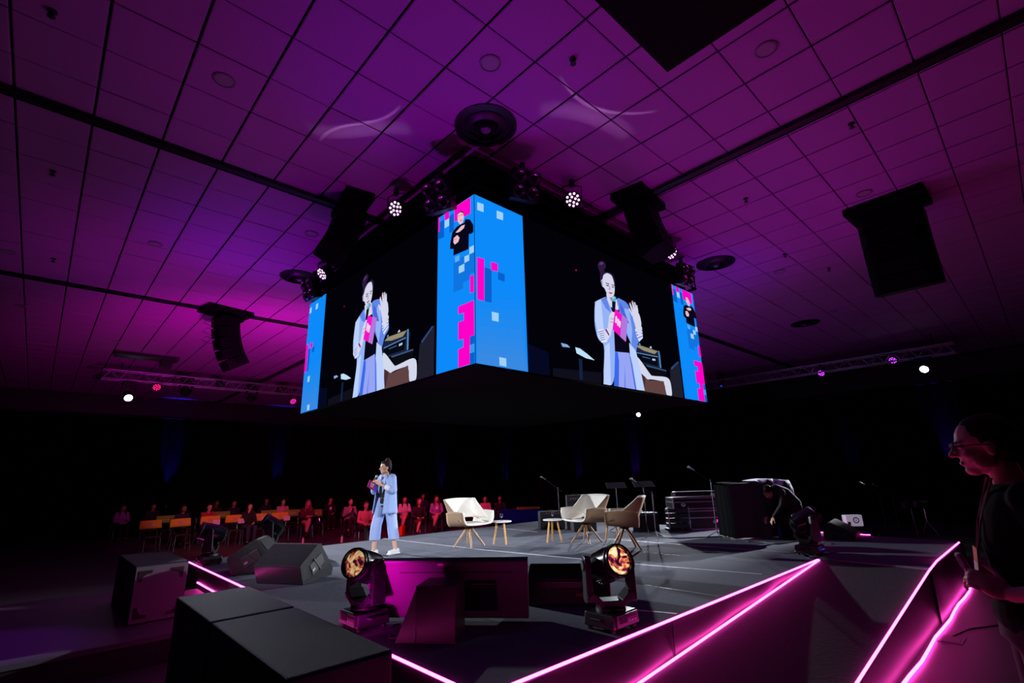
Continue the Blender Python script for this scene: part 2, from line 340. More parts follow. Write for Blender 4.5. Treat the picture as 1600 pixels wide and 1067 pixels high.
# ------------------------------------------------------------------ stage
SX0, SY0, SX1, SY1, RX = 2.2, 2.69, 11.9, 10.85, 8.6
stage = empty('stage', (0, 0, 0), 0, 'grey carpeted square stage with magenta light strips along its edges', 'stage')
WY = 1.43
poly = [(SX0, SY0), (RX, SY0), (RX, WY), (SX1, WY), (SX1, SY1), (SX0, SY1)]
MB().prism(poly, ZS-.05, ZS).build('deck', M_['carpet'], stage)
def fas(p, q, name='fascia', z0=0, m='fascia', amp=.006):
    p, q = V(p), V(q); d = q-p; n = V((d.y, -d.x, 0)).normalized(); L = d.length
    mb = MB(); mb.surf(lambda u, v: V((p.x, p.y, 0))+V((d.x, d.y, 0))*u+n*(.012+amp*2*noise.noise(V((u*L*1.3, v*.6, 3))))+V((0, 0, z0+(ZS-.02-z0)*v)), int(L*6)+2, 5)
    return mb.build(name, M_[m], stage, smooth=60)
fas((SX0, SY0, 0), (RX, SY0, 0), amp=.02); fas((SX0, SY1, 0), (SX0, SY0, 0)); fas((RX, WY, 0), (SX1, WY, 0)); fas((SX1, WY, 0), (SX1, SY1, 0)); fas((SX1, SY1, 0), (SX0, SY1, 0))
for x in (4.4, 6.6): MB().box((x, SY0-.016, .33), (.008, .008, .60)).build('fascia_seam', M_['black'], stage)
def strip(a, b, name='light_strip', r=.011, parent=None, sag=0):
    n = 12; pts = [V(a).lerp(V(b), i/n)+V((0, 0, sag*noise.noise(V((i*1.1, 5, 2))))) for i in range(n+1)]
    return MB().tube(pts, r, 8).build(name, M_['strip'], parent, smooth=60)
strip((SX0-.005, SY0-.012, ZS), (RX-.1, SY0-.012, ZS), parent=stage)
strip((SX0-.012, SY0-.005, ZS), (SX0-.012, 10.7, ZS), parent=stage)
strip((SX0-.02, 6.2, .412), (SX0-.02, 9.9, .412), parent=stage)
strip((SX1-.02, 2.75, ZS+.02), (SX1-.02, 3.6, ZS+.02), parent=stage, r=.007)
def tp(pts, w=.022):
    mb = MB()
    for (a, b), (c, d) in zip(pts, pts[1:]):
        L = math.hypot(c-a, d-b); mb.box(((a+c)/2, (b+d)/2, ZS+.0015), (L+.01, w, .002), math.atan2(d-b, c-a))
    mb.build('tape_line', M_['tape'], stage)
tp([(6.05, 10.9), (6.25, 7.5), (6.63, 4.46), (6.95, 2.87)], .03); tp([(8.78, 6.6), (8.84, 4.9), (8.95, 3.2)], .03); tp([(4.42, 3.25), (4.6, 2.74)], .028); tp([(9.1, 10.6), (8.95, 8.8)], .02)
for x in (3.3, 5.5, 7.7, 9.9): MB().box((x, (SY0+SY1)/2, ZS+.0006), (.006, SY1-SY0-.02, .0012)).build('deck_seam', M_['black'], stage)
# ramp down from the walkway
ramp = empty('ramp', (0, 0, 0), 0, 'dark carpeted access ramp along the right side of the stage', 'ramp')
def rz_l(x): return ZS-.0725*(RX-x)
def rz_r(x): return ZS-.083*(8.95-x) if x < 8.95 else ZS
RB = .6
mb = MB(); mb.surf(lambda u, v: V((RB+(RX-RB)*u, WY+(SY0-.03-WY)*v, max(.0, (rz_r(RB+(RX-RB)*u)*(1-v)+rz_l(RB+(RX-RB)*u)*v)))), 24, 6)
mb.build('ramp_surface', M_['ramp'], ramp, solid=(.03, -1))
mb = MB(); mb.surf(lambda u, v: V((RB+(RX-RB)*u, WY+.012, max(.004, rz_r(RB+(RX-RB)*u)-.03)*v)), 24, 2); mb.build('side_panel', M_['black'], ramp)
strip((2.4, SY0-.045, rz_l(2.4)+.02), (RX-.15, SY0-.045, rz_l(RX-.15)+.015), parent=ramp)
pts = [(2.0, rz_r(2.0)), (5.1, rz_r(5.1)), (8.5, rz_r(8.5)), (9.2, ZS), (11.5, ZS+.005)]
mb = MB(); mb.tube([(x, WY-.01, z+.012) for x, z in pts], .011, 8); mb.build('light_strip', M_['strip'], ramp, smooth=60)
mb = MB(); mb.tube([(1.8+i*.5, WY-.06+.012*math.sin(i*1.7), .022) for i in range(21)], .014, 8); mb.build('light_strip', M_['strip'], ramp, smooth=60)
# floor box in the hall floor beside the ramp
p = hit(1487, 1000, 2, 0); r = empty('floor_box', p, 0, 'square floor socket box in the pink-lit floor beside the ramp', 'floor box')
MB().box((0, 0, .004), (.30, .22, .008)).build('frame', M_['dalu'], r); MB().box((0, 0, .008), (.24, .16, .006)).build('lid', M_['floor'], r)
MB().tube([(.15, 0, .01), (.6, -.1, .01), (1.3, -.5, .01), (2.0, -.9, .01)], .008).build('cable', M_['black'], r)
# step beside the left edge, low riser carrying the side sub
r = empty('step', (0, 0, 0), 0, 'low black step against the left stage edge behind the side speaker', 'step')
MB().box((2.0, 8.0, .17), (.34, 3.6, .34)).build('step_body', M_['black'], r, bevel=.01)
r = empty('riser', (0, 0, 0), 0, 'low purple-lit riser under the speaker at far left', 'riser')
MB().box((-1.0, 9.2, .27), (5.4, 3.7, .06)).build('riser_top', mat('riser_paint', (92, 84, 96), .5, var=.1), r, bevel=.006)
MB().box((-1.0, 9.2, .12), (5.36, 3.66, .24)).build('riser_skirt', M_['fascia'], r)

# ------------------------------------------------------------------ hanging four-sided screen cube
KX0, KX1, KY0, KY1, KZ0, KZ1 = 3.18, 8.32, 3.94, 8.76, 3.08, 5.08
CKX, CKY = (KX0+KX1)/2, (KY0+KY1)/2
cube = empty('screen_cube', (CKX, CKY, KZ0), 0, 'large four-sided cube of video screens hanging over the stage', 'screen')
def rel(p, o): return V(p)-V(o)
CO = V((CKX, CKY, KZ0))
MB().box((0, 0, 1.0), (KX1-KX0-.02, KY1-KY0-.02, 2.0)).build('frame', M_['black'], cube)
MB().box((0, 0, -.012), (KX1-KX0-.01, KY1-KY0-.01, .02)).build('underside', M_['drape'], cube)
def zr(pts, x0, y0, sc): return [(x0+a/sc, y0+b/sc) for a, b in pts]
def uvR(pts): return [((h.x-KX0)/(KX1-KX0), (h.z-KZ0)/2) for h in (hit(x, y, 1, KY0) for x, y in pts)]
def uvL(pts): return [((KY1-h.y)/(KY1-KY0), (h.z-KZ0)/2) for h in (hit(x, y, 0, KX0) for x, y in pts)]
BL = (12, 138, 250); PK = (255, 0, 200); DB = (8, 96, 205); MBL = (28, 122, 226); LT = (160, 208, 250)
UA, UB = .150, .852
colA = [(BL, [(0, 0), (UA, 0), (UA, 1), (0, 1)])]
zA = lambda p: [(max(0.0, min(UA, u)), max(0, min(1, v))) for u, v in uvR(zr(p, 680, 300, 3.68))]
for c, p in [((14+6*k_, 137, 248-3*k_), [(238, 560+k_*52), (500, 575+k_*52+k_*2), (530, 1030), (238, 985)]) for k_ in range(8)]+[(LT, [(238, 60), (275, 72), (275, 118), (238, 105)]), (LT, [(350, 108), (387, 122), (387, 165), (350, 153)]), (PK, [(237, 375), (278, 388), (278, 628), (238, 618)]),
             (DB, [(280, 435), (320, 448), (320, 638), (280, 628)]), (PK, [(317, 402), (355, 415), (355, 460), (317, 450)]), (DB, [(357, 462), (395, 475), (395, 518), (357, 505)]),
             (LT, [(320, 690), (360, 698), (360, 748), (322, 740)]), (LT, [(363, 950), (403, 958), (405, 1005), (365, 998)])]:
    colA.append((c, zA(p)))
colB = [(BL, [(UB, 0), (1, 0), (1, 1), (UB, 1)])]
zB = lambda p: [(max(UB, min(1.0, u)), max(0, min(1, v))) for u, v in uvL(zr(p, 680, 300, 3.68))]
SK = (236, 190, 200); NV = (8, 6, 26)
for c, p in [(PK, [(113, 80), (205, 30), (205, 125), (113, 172)]), (PK, [(57, 120), (83, 105), (83, 152), (57, 167)]), (PK, [(14, 150), (28, 143), (28, 225), (14, 235)]), (LT, [(57, 167), (83, 152), (83, 195), (57, 210)]),
             (DB, [(14, 235), (28, 225), (28, 175), (54, 160), (54, 260), (14, 278)]), (DB, [(85, 140), (110, 125), (110, 222), (85, 237)]),
             ((16, 116, 224), [(110, 395), (230, 345), (230, 460), (205, 472), (205, 500), (165, 522), (165, 556), (108, 578)]),
             (LT, [(200, 320), (228, 305), (230, 345), (200, 360)]), (LT, [(172, 372), (200, 360), (200, 395), (172, 410)]), (LT, [(140, 430), (172, 412), (172, 455), (140, 470)]), ((90, 170, 240), [(118, 375), (145, 362), (145, 395), (118, 408)]),
             (PK, [(205, 485), (240, 470), (240, 570), (205, 582)]), (PK, [(138, 660), (240, 618), (240, 820), (205, 832), (205, 990), (138, 1012), (138, 905), (168, 893), (168, 845), (138, 853), (138, 750), (170, 740), (170, 695), (138, 705)]),
             (DB, [(205, 832), (240, 820), (240, 868), (205, 880)]), ((60, 150, 232), [(205, 880), (240, 868), (240, 918), (205, 930)]), (DB, [(205, 930), (240, 918), (240, 985), (205, 993)]),
             (NV, [(110, 368), (112, 330), (92, 330), (92, 300), (105, 232), (130, 202), (148, 190), (172, 180), (180, 158), (205, 160), (225, 190), (231, 228), (215, 242), (200, 243), (198, 330)]),
             ((50, 34, 50), [(133, 130), (150, 111), (170, 118), (172, 135), (150, 125)]), (SK, [(135, 132), (150, 118), (168, 124), (172, 150), (165, 178), (150, 190), (136, 172)]), ((150, 96, 110), [(138, 140), (148, 136), (148, 140), (138, 144)]), ((150, 96, 110), [(155, 133), (166, 130), (166, 134), (155, 138)]), ((190, 90, 110), [(148, 166), (162, 161), (160, 166), (149, 170)]),
             (SK, [(124, 236), (140, 218), (158, 198), (178, 190), (172, 210), (150, 230), (136, 236)]), (SK, [(114, 268), (134, 250), (148, 265), (140, 290), (120, 305), (112, 292)]), ((180, 130, 140), [(118, 275), (132, 270), (132, 273), (118, 279)])]:
    colB.append((c, zB(p)))
vid = [((2, 2, 8), [(UA, 0), (UB, 0), (UB, 1), (UA, 1)])]
zV = lambda p: [(max(UA, min(UB, u)), max(0, min(1, v))) for u, v in uvR(zr(p, 900, 380, 4.106))]
JK = (150, 178, 246); JD = (96, 134, 232); JS = (188, 208, 252); FC = (214, 214, 236); FS = (150, 140, 186)
for c, p in [((6, 8, 34), [(-330, 640), (-180, 700), (-170, 850), (-330, 830)]), ((14, 15, 26), [(-150, 800), (160, 830), (160, 912), (-150, 872)]), ((46, 40, 52), [(400, 940), (660, 975), (690, 1010), (400, 960)]), ((30, 30, 44), [(600, 810), (660, 760), (690, 1010), (610, 985)]),
             ((40, 70, 120), [(605, 800), (650, 758), (656, 766), (612, 812)]),
             ((130, 170, 230), [(-100, 640), (-60, 650), (-40, 670), (-90, 665)]), ((190, 225, 250), [(-8, 668), (22, 676), (70, 712), (116, 752), (60, 738), (0, 706)]), ((20, 34, 66), [(14, 740), (36, 745), (40, 880), (20, 876)]), ((180, 210, 250), [(-60, 872), (20, 886), (30, 896), (-60, 884)]),
             # cased amplifier behind
             ((22, 34, 62), [(372, 660), (398, 650), (526, 692), (542, 722), (542, 806), (380, 762)]), ((150, 140, 110), [(380, 662), (400, 654), (520, 694), (500, 712), (430, 690)]), ((90, 140, 190), [(522, 690), (530, 694), (543, 800), (535, 802)]), ((110, 160, 210), [(380, 700), (520, 728), (520, 732), (380, 704)]),
             ((6, 10, 20), [(384, 708), (518, 736), (520, 790), (384, 752)]), ((170, 200, 230), [(484, 740), (504, 744), (504, 756), (484, 752)]), ((60, 90, 130), [(420, 726), (470, 738), (470, 744), (420, 732)]), ((200, 220, 250), [(466, 672), (474, 660), (482, 676)]), ((120, 150, 190), [(395, 650), (402, 640), (410, 655)]),
             ((10, 12, 20), [(450, 790), (575, 820), (575, 850), (470, 850)]), ((60, 80, 120), [(440, 780), (572, 815), (574, 824), (450, 792)]),
             # armchair
             ((212, 216, 236), [(378, 725), (400, 742), (472, 845), (480, 852), (575, 858), (600, 884), (613, 988), (574, 984), (560, 888), (470, 872), (440, 880), (430, 950), (398, 850)]), ((96, 66, 66), [(405, 830), (444, 868), (462, 880), (556, 886), (576, 984), (420, 952)]), ((70, 46, 48), [(405, 830), (440, 862), (430, 950), (424, 952)]),
             # hair and bun
             ((44, 24, 62), [(130, 150), (138, 122), (160, 114), (182, 130), (186, 158), (172, 172), (175, 186), (215, 190), (238, 215), (246, 260), (235, 330), (185, 330), (160, 260), (147, 232), (148, 190)]), ((96, 56, 110), [(140, 140), (150, 124), (170, 126), (160, 142)]),
             (FC, [(150, 240), (163, 236), (168, 205), (192, 192), (222, 208), (236, 250), (242, 300), (236, 340), (214, 352), (192, 330), (176, 290), (160, 280)]), (FS, [(150, 240), (160, 240), (165, 280), (158, 276)]),
             ((70, 50, 90), [(180, 254), (206, 262), (204, 268), (184, 260)]), ((70, 50, 90), [(218, 266), (238, 272), (236, 278), (220, 271)]), ((60, 40, 80), [(184, 268), (204, 274), (202, 280), (188, 276)]), ((60, 40, 80), [(220, 280), (236, 284), (234, 289), (222, 286)]), ((176, 160, 200), [(208, 272), (214, 300), (204, 304), (200, 298)]), ((176, 90, 130), [(200, 316), (220, 318), (228, 324), (214, 330), (204, 324)]),
             (FC, [(185, 325), (240, 345), (268, 396), (262, 432), (236, 425), (196, 400)]), (FS, [(205, 350), (240, 352), (244, 372), (215, 372)]),
             # jacket, arms
             (JK, [(110, 378), (150, 360), (182, 345), (205, 395), (238, 480), (246, 700), (232, 918), (163, 906), (175, 650), (130, 620), (108, 520)]), (JS, [(112, 380), (150, 364), (160, 470), (168, 560), (128, 560), (112, 500)]), (JS, [(176, 660), (205, 640), (214, 912), (166, 906)]), (JD, [(150, 364), (182, 345), (200, 400), (215, 450), (180, 420)]),
             (JD, [(245, 345), (320, 385), (345, 450), (400, 560), (412, 620), (385, 642), (372, 720), (340, 640), (300, 560), (265, 430)]), (JS, [(330, 640), (372, 690), (400, 800), (430, 948), (376, 944), (338, 760)]), (JK, [(300, 420), (330, 430), (350, 560), (345, 660), (310, 560)]), ((70, 104, 214), [(268, 380), (292, 420), (330, 520), (300, 500), (272, 430)]),
             ((10, 8, 24), [(232, 560), (240, 440), (300, 560), (322, 640), (325, 706), (238, 698)]),
             ((150, 164, 244), [(238, 698), (328, 706), (352, 780), (378, 946), (232, 918)]), ((60, 104, 232), [(238, 700), (256, 702), (264, 760), (262, 922), (232, 918)]), ((96, 120, 232), [(300, 780), (306, 930), (298, 930)]), ((78, 110, 226), [(328, 706), (340, 740), (376, 945), (366, 944)]),
             ((222, 228, 250), [(124, 560), (165, 552), (188, 636), (152, 642), (128, 600)])]+[((70, 96, 200), [(128+k*4, 572+k*13), (166+k*4, 562+k*13), (167+k*4, 566+k*13), (129+k*4, 577+k*13)]) for k in range(5)]+[
             (FC, [(165, 562), (190, 545), (216, 552), (210, 590), (182, 636), (170, 615)]), ((120, 40, 120), [(172, 560), (180, 552), (200, 590), (196, 598)]), (FC, [(198, 470), (215, 442), (240, 450), (242, 500), (216, 560), (190, 548)]), (FS, [(205, 486), (240, 490), (240, 493), (205, 490)]), (FS, [(203, 508), (236, 512), (236, 515), (203, 512)]),
             ((14, 16, 34), [(216, 375), (240, 378), (236, 442), (217, 440)]), ((96, 170, 200), [(214, 352), (226, 342), (240, 350), (243, 366), (234, 380), (218, 376)]), ((160, 220, 230), [(218, 352), (230, 348), (232, 360), (220, 362)]),
             ((244, 18, 196), [(236, 424), (312, 490), (302, 636), (218, 556)]), ((176, 120, 220), [(280, 462), (316, 494), (304, 636), (268, 604)]), ((250, 220, 245), [(238, 470), (248, 476), (244, 520), (234, 512)]), ((250, 220, 245), [(250, 486), (260, 494), (256, 536), (247, 530)]), ((250, 220, 245), [(262, 500), (271, 508), (267, 546), (258, 540)]), ((250, 220, 245), [(240, 488), (268, 512), (267, 518), (239, 494)]),
             ((220, 226, 250), [(362, 556), (382, 540), (406, 545), (412, 612), (388, 636), (372, 600)]), ((70, 96, 200), [(366, 575), (408, 560), (409, 565), (368, 581)]), ((70, 96, 200), [(370, 592), (410, 578), (411, 583), (373, 598)]), ((70, 96, 200), [(376, 610), (412, 596), (412, 601), (380, 616)]),
             (FC, [(360, 530), (384, 525), (404, 540), (400, 590), (386, 600), (372, 570)]), (FC, [(338, 440), (352, 432), (374, 434), (392, 470), (402, 520), (398, 548), (364, 540), (348, 490)]),
             (FC, [(322, 388), (330, 385), (350, 436), (340, 446)]), (FC, [(338, 376), (346, 374), (362, 432), (350, 436)]), (FC, [(354, 384), (361, 384), (374, 436), (362, 436)]), (FC, [(368, 402), (374, 403), (382, 446), (372, 442)]), (FC, [(318, 425), (326, 424), (346, 462), (340, 474)]),
             ((200, 30, 80), [(322, 388), (328, 385), (331, 394), (325, 397)]), ((200, 30, 80), [(338, 376), (343, 374), (346, 384), (340, 386)]),
             ((210, 20, 20), [(-24, 178), (-18, 174), (-15, 182), (-20, 188)])]:
    if len(p) > 6:
        for _k in range(2): p = [q_ for a_, b_ in zip(p, p[1:]+p[:1]) for q_ in ((a_[0]*.8+b_[0]*.2, a_[1]*.8+b_[1]*.2), (a_[0]*.2+b_[0]*.8, a_[1]*.2+b_[1]*.8))]
    vid.append((c, zV(p)))
def face_map(i):
    W, D = KX1-KX0, KY1-KY0
    return [lambda u, v, e: V((KX0+u*W, KY0-e, KZ0+2*v)), lambda u, v, e: V((KX0-e, KY1-u*D, KZ0+2*v)),
            lambda u, v, e: V((KX1-u*W, KY1+e, KZ0+2*v)), lambda u, v, e: V((KX1+e, KY0+u*D, KZ0+2*v))][i]
def screen(polys, i, name, parent, fm=None, o0=CO, e0=.0):
    fm = fm or face_map(i); mats = []; mb = MB()
    u0, u1 = min(p[0] for p in polys[0][1]), max(p[0] for p in polys[0][1])
    base = [fm(u, v, .004)-o0 for u, v in polys[0][1]]; back = [fm(u, v, -.03)-o0 for u, v in polys[0][1]]
    mb.add(back+base, [(3, 2, 1, 0), (0, 1, 5, 4), (1, 2, 6, 5), (2, 3, 7, 6), (3, 0, 4, 7)], 0); mats.append(M_['black'])
    for k, (c, p) in enumerate(polys):
        m = emi(c, 1.0)
        if m not in mats: mats.append(m)
        q = [fm(u, v, .005+k*.0006)-o0 for u, v in p]
        n = sum(((q[a]-q[0]).cross(q[a+1]-q[0]) for a in range(1, len(q)-1)), V()); out = fm(.5, .5, 1)-fm(.5, .5, 0)
        mb.add(q if n.dot(out) > 0 else q[::-1], [tuple(range(len(q)))], mats.index(m))
    return mb.build(name, mats, parent)
for i in range(4):
    a = screen(colA, i, 'column_screen', cube); b = screen(colB, i, 'column_screen', cube); v = screen(vid, i, 'video_screen', cube)
    if i == 0:
        a['label'] = 'blue column screen with pink and pale pixel squares'; b['label'] = 'blue column screen showing a sign language interpreter in black'; v['label'] = 'video screen showing a woman with microphone and pink card'
# rigging above the cube: black covered truss ring and four hoists
MB().box((0, 0, 2.21), (KX1-KX0-.16, KY1-KY0-.16, .40)).build('top_shade_cover', M_['drape'], cube)  # black cover made larger to hold the dark shade above the cube
for sx in (-1, 1):
    for sy in (-1, 1):
        MB().tube([(sx*1.9, sy*1.75, 2.3), (sx*1.9, sy*1.75, 2.78)], .05).box((sx*1.9, sy*1.75, 2.5), (.24, .2, .3)).build('hoist', M_['black'], cube)
for (a, b) in (((-1, -1), (1, -1)), ((-1, -1), (-1, 1)), ((1, -1), (1, 1)), ((-1, 1), (1, 1))):
    hx, hy = (KX1-KX0)/2+.05, (KY1-KY0)/2+.05
    mb = MB()
    for dz in (0, .22):
        mb.tube([(a[0]*hx, a[1]*hy, 2.10+dz), (b[0]*hx, b[1]*hy, 2.10+dz)], .025, 6)
    for k in range(13):
        t = k/12; t2 = (k+.5)/12 if k < 12 else t
        p = V((a[0]*hx, a[1]*hy, 2.10)).lerp(V((b[0]*hx, b[1]*hy, 2.10)), t); q = V((a[0]*hx, a[1]*hy, 2.32)).lerp(V((b[0]*hx, b[1]*hy, 2.32)), t2); mb.tube([p, q], .01, 5)
    mb.build('truss_rail', M_['drape'], cube)

# LED par cans and four-lens blinders hung round the top of the cube
LEDC = [(0, 0)]+[(.033*math.cos(k*PI*2/4+.4), .033*math.sin(k*PI*2/4+.4)) for k in range(4)]+[(.07*math.cos(k*2*PI/9), .07*math.sin(k*2*PI/9)) for k in range(9)]
LEDC = LEDC[1:]
def aim(d):
    d = V(d).normalized(); return d.to_track_quat('Z', 'Y').to_matrix()
def par(p, d, label, cell=(255, 196, 255), es=2.2, sc=1.0, hang=.25, group=None):
    r = empty('par_light', p, 0, label, 'stage light', group); m = aim(d)
    MB().lathe([(.05*sc, -.2*sc), (.1*sc, -.17*sc), (.112*sc, -.03*sc), (.112*sc, .012*sc), (.098*sc, .012*sc), (.096*sc, -.004*sc), (.001, -.006*sc)], (0, 0, 0), m, 24).build('housing', M_['black'], r, smooth=40)
    for x, y in LEDC:
        MB().lathe([(.016*sc, -.002*sc), (.016*sc, .004*sc), (.001, .007*sc)], m @ V((x*sc*1.15, y*sc*1.15, 0)), m, 10).build('led', emi(cell, es), r)
    ax = m @ V((1, 0, 0)); ax.z = 0; ax.normalize()
    MB().tube([ax*.12*sc, ax*.13*sc+V((0, 0, hang*.8)), V((0, 0, hang*.9)), -ax*.13*sc+V((0, 0, hang*.8)), -ax*.12*sc], .009, 6).box((0, 0, hang), (.05, .05, .1)).build('yoke', M_['black'], r)
    return r
def blinder(p, rz, label, tilt=.3):
    r = empty('blinder_light', p, rz, label, 'stage light'); m = rotx(tilt)       # local -y faces out
    MB().box((0, 0, 0), (.36, .14, .36), m).build('housing', M_['black'], r, bevel=.008)
    for sx in (-1, 1):
        for sz in (-1, 1):
            c = m @ V((sx*.09, -.075, sz*.09)); mm = m @ rotx(PI/2)
            g = MB().lathe([(.078, -.01), (.078, .02), (.07, .02), (.066, .004), (.001, -.028)], c, mm, 22).build('lens', mat_lens, r, smooth=50)
    MB().box((0, .03, .24), (.05, .05, .2)).box((0, .05, .0), (.40, .04, .05)).box((0, .27, .05), (.06, .46, .05)).build('bracket', M_['black'], r)
    return r
mat_lens = mat('lens_reflector', (190, 170, 190), .12, metal=.9)
dC = V((CKX, CKY, 0))
for px, py, ax, v_, side, lb in [(618, 326, 0, 2.92, 0, 'lit pink-white par light above the left screen, nearest the cube corner'), (503, 428, 0, 2.92, 0, 'lit pink-white par light above the far left end of the left screen'),
                                 (895, 312, 1, 3.68, 1, 'lit pink-white par light above the right screen, nearest the cube corner'), (1050, 396, 1, 3.68, 1, 'lit pink-white par light above the far right end of the right screen')]:
    p = hit(px, py, ax, v_); 
    d = (-.75, -.1, -.65) if side == 0 else (-.1, -.75, -.65)
    if px == 618: d = (-.8, -.35, -.45)
    if px == 895: d = (-.55, -.75, -.45)
    par(p, d, lb)
blinder(hit(686, 308, 0, 2.95), -PI/2+.35, 'four-lens blinder light at the near corner of the left screen'); blinder(hit(487, 452, 0, 2.95), -PI/2+.1, 'four-lens blinder light at the far end of the left screen')
blinder(hit(819, 291, 1, 3.7), -.35, 'four-lens blinder light at the near corner of the right screen'); blinder(hit(1069, 430, 1, 3.7), -.1, 'four-lens blinder light at the far end of the right screen')

# hanging loudspeaker arrays
def line_array(loc, rz, n, w, h, dp, label, a0=0, da=.09, plate=(1, .6), lean=0, cables=False):
    r = empty('speaker_array', loc, rz, label, 'speaker')         # local -y is the front, loc at the ceiling
    MB().box((0, .0, -.07), (plate[0], plate[1], .1)).box((0, 0, -.16), (.12, plate[1]*.8, .12)).build('rigging_frame', M_['array'], r, bevel=.01)
    p = V((0, lean*-.1, -.2)); a = a0
    for i in range(n):
        m = rotx(-a); c = p+m @ V((0, 0, -h/2)); mb = MB()
        poly = [(-w/2, -dp/2), (w/2, -dp/2), (w/2, dp*(.15 if dp < 1 else .5)), (w*(.36 if dp < 1 else .499), dp/2), (-w*(.36 if dp < 1 else .499), dp/2), (-w/2, dp*(.15 if dp < 1 else .5))]
        mb.prism(poly, -h/2+.006, h/2-.006, 0, Matrix.Translation(c) @ m.to_4x4())
        e = mb.build('speaker_box', M_['array'], r, bevel=.006)
        MB().box(c+m @ V((0, -dp/2-.006, 0)), (w-.04, .012, h-.03), m).build('grille', M_['array'], e)
        p = p+m @ V((0, 0, -h)); a += da
    if cables:
        for k in range(3):
            z = -.35-.2*k; MB().tube([(0, dp*.4, z), (.02, dp*.4+.18, z+.04), (.02, dp*.4+.26, z-.06), (0, dp*.4+.1, z-.12), (0, dp*.4, z-.1)], .007, 5).build('cable', M_['black'], r)
    return r
line_array((2.74, 6.22, ZC), -PI/2-.15, 3, .60, .25, .38, 'black speaker array hung above the left screen', a0=.25, da=.1, plate=(.8, .4))
line_array((5.88, 3.42, ZC), .12, 3, .46, .27, .36, 'black speaker hung above the right screen', a0=.22, da=.05, plate=(.8, .5))
line_array((9.0, .98, ZC), PI/2-.05, 5, .82, .245, .46, 'large black speaker array hung on the right under the ceiling', a0=-.05, da=.06, plate=(1.0, .7))
line_array((2.62, 12.45, ZC), PI*.5+.2, 5, .50, .24, .44, 'black curved speaker array hung on the left with looping cables', a0=.05, da=.13, plate=(.62, 1.0), cables=True)
line_array((2.95, 1.12, ZC), 0, 2, 1.28, .13, 1.08, 'big black speaker block cut by the top edge of the photo', a0=0, da=.0, plate=(1.0, .8))

# ------------------------------------------------------------------ lighting trusses
def truss(a, b, label, s=.29, seg=.42):
    a, b = V(a), V(b); d = b-a; L = d.length; rz = math.atan2(d.y, d.x); r = empty('truss', a, rz, label, 'truss')
    for y in (-s/2, s/2):
        for z in (-s/2, s/2): MB().tube([(0, y, z), (L, y, z)], .024, 8).build('chord', M_['alu'], r, smooth=60)
    n = int(L/seg); mb = MB()
    for k in range(n):
        x0, x1 = k*L/n, (k+1)*L/n; xm = (x0+x1)/2
        for y in (-s/2, s/2): mb.tube([(x0, y, -s/2), (xm, y, s/2)], .010, 5).tube([(xm, y, s/2), (x1, y, -s/2)], .010, 5)
        for z in (-s/2, s/2): mb.tube([(x0, -s/2, z), (xm, s/2, z)], .010, 5).tube([(xm, s/2, z), (x1, -s/2, z)], .010, 5)
    o = mb.build('lacing', M_['alu'], r); o['kind'] = 'stuff'
    for x in (L*.06, L*.94): MB().tube([(x, 0, s/2), (x, 0, ZC-a.z)], .02).build('hanger', M_['black'], r)
    return r
TZ = 5.42
truss((1.0, 20.0, TZ), (8.6, 20.0, TZ), 'aluminium lighting truss far left under the ceiling')
truss((19.6, 9.2, TZ-.12), (19.6, 1.4, TZ-.12), 'dim lighting truss far right under the ceiling')
def lamp_head(p, d, label, lit=None, es=20, sc=1.0, body=.34):
    r = empty('moving_head_light', p, 0, label, 'stage light'); m = aim(d)
    MB().lathe([(.07*sc, -body*.6), (.12*sc, -body*.5), (.135*sc, 0), (.135*sc, .06), (.105*sc, .1), (.10*sc, .085), (.001, .08)], (0, 0, 0), m, 20).build('head', M_['black'], r, smooth=40)
    MB().lathe([(.098*sc, .086), (.098*sc, .092), (.001, .1)], (0, 0, 0), m, 20).build('lens', emi(lit, es) if lit else M_['gloss'], r)
    mb = MB(); ax = m @ V((1, 0, 0)); ax.z = 0; ax.normalize(); ang = math.atan2(ax.y, ax.x)
    for s_ in (-1, 1): mb.box(ax*.17*sc*s_+V((0, 0, .14)), (.05, .1, .36), ang)
    mb.box((0, 0, .33), (.38*sc, .12, .06), ang); mb.build('yoke', M_['black'], r, bevel=.01)
    MB().box((0, 0, .42), (.34*sc, .26, .13), ang).build('base', M_['black'], r, bevel=.01)
    return r
for px, py, t, lit, lb in [(200, 620, 'h', (225, 245, 255), 'moving head light shining white at the left end of the left truss'), (245, 605, 'p', (255, 20, 110), 'red-pink par light on the left truss next to the white lamp'),
                           (290, 612, 'h', None, 'dark moving head light second along the left truss'), (345, 602, 'p', None, 'small unlit par light at the middle of the left truss'),
                           (393, 622, 'h', None, 'dark moving head light in the right half of the left truss'), (458, 627, 'p', (255, 30, 170), 'pink par light at the right end of the left truss, beside the screen')]:
    p = hit(px, py, 1, 20.0); d = V((.1, -.85, -.5))
    if t == 'h': lamp_head(p, d, lb, lit, 14, 1.1)
    else: par(p, d, lb, lit or (10, 8, 14), 3, 1.15, .28)
r = empty('dimmer_box', hit(441, 609, 1, 20.0), 0, 'flat black box clamped to the right end of the left truss', 'box'); MB().box((0, 0, 0), (.36, .3, .22)).build('case', M_['black'], r, bevel=.01); MB().box((0, 0, .17), (.05, .05, .14)).build('clamp', M_['black'], r)
for px, py, t, lit, lb in [(1283, 583, 'p', (200, 60, 255), 'violet par light in the middle of the far right truss'), (1395, 563, 'p', (190, 60, 255), 'violet par light near the right end of the far right truss'),
                           (1445, 575, 'h', (225, 240, 255), 'moving head light shining white at the right end of the far right truss')]:
    p = hit(px, py, 0, 19.6); d = V((-.8, .15, -.5))
    if t == 'h': lamp_head(p, d, lb, lit, 14, 1.1)
    else: par(p, d, lb, lit, 3, 1.1, .26)
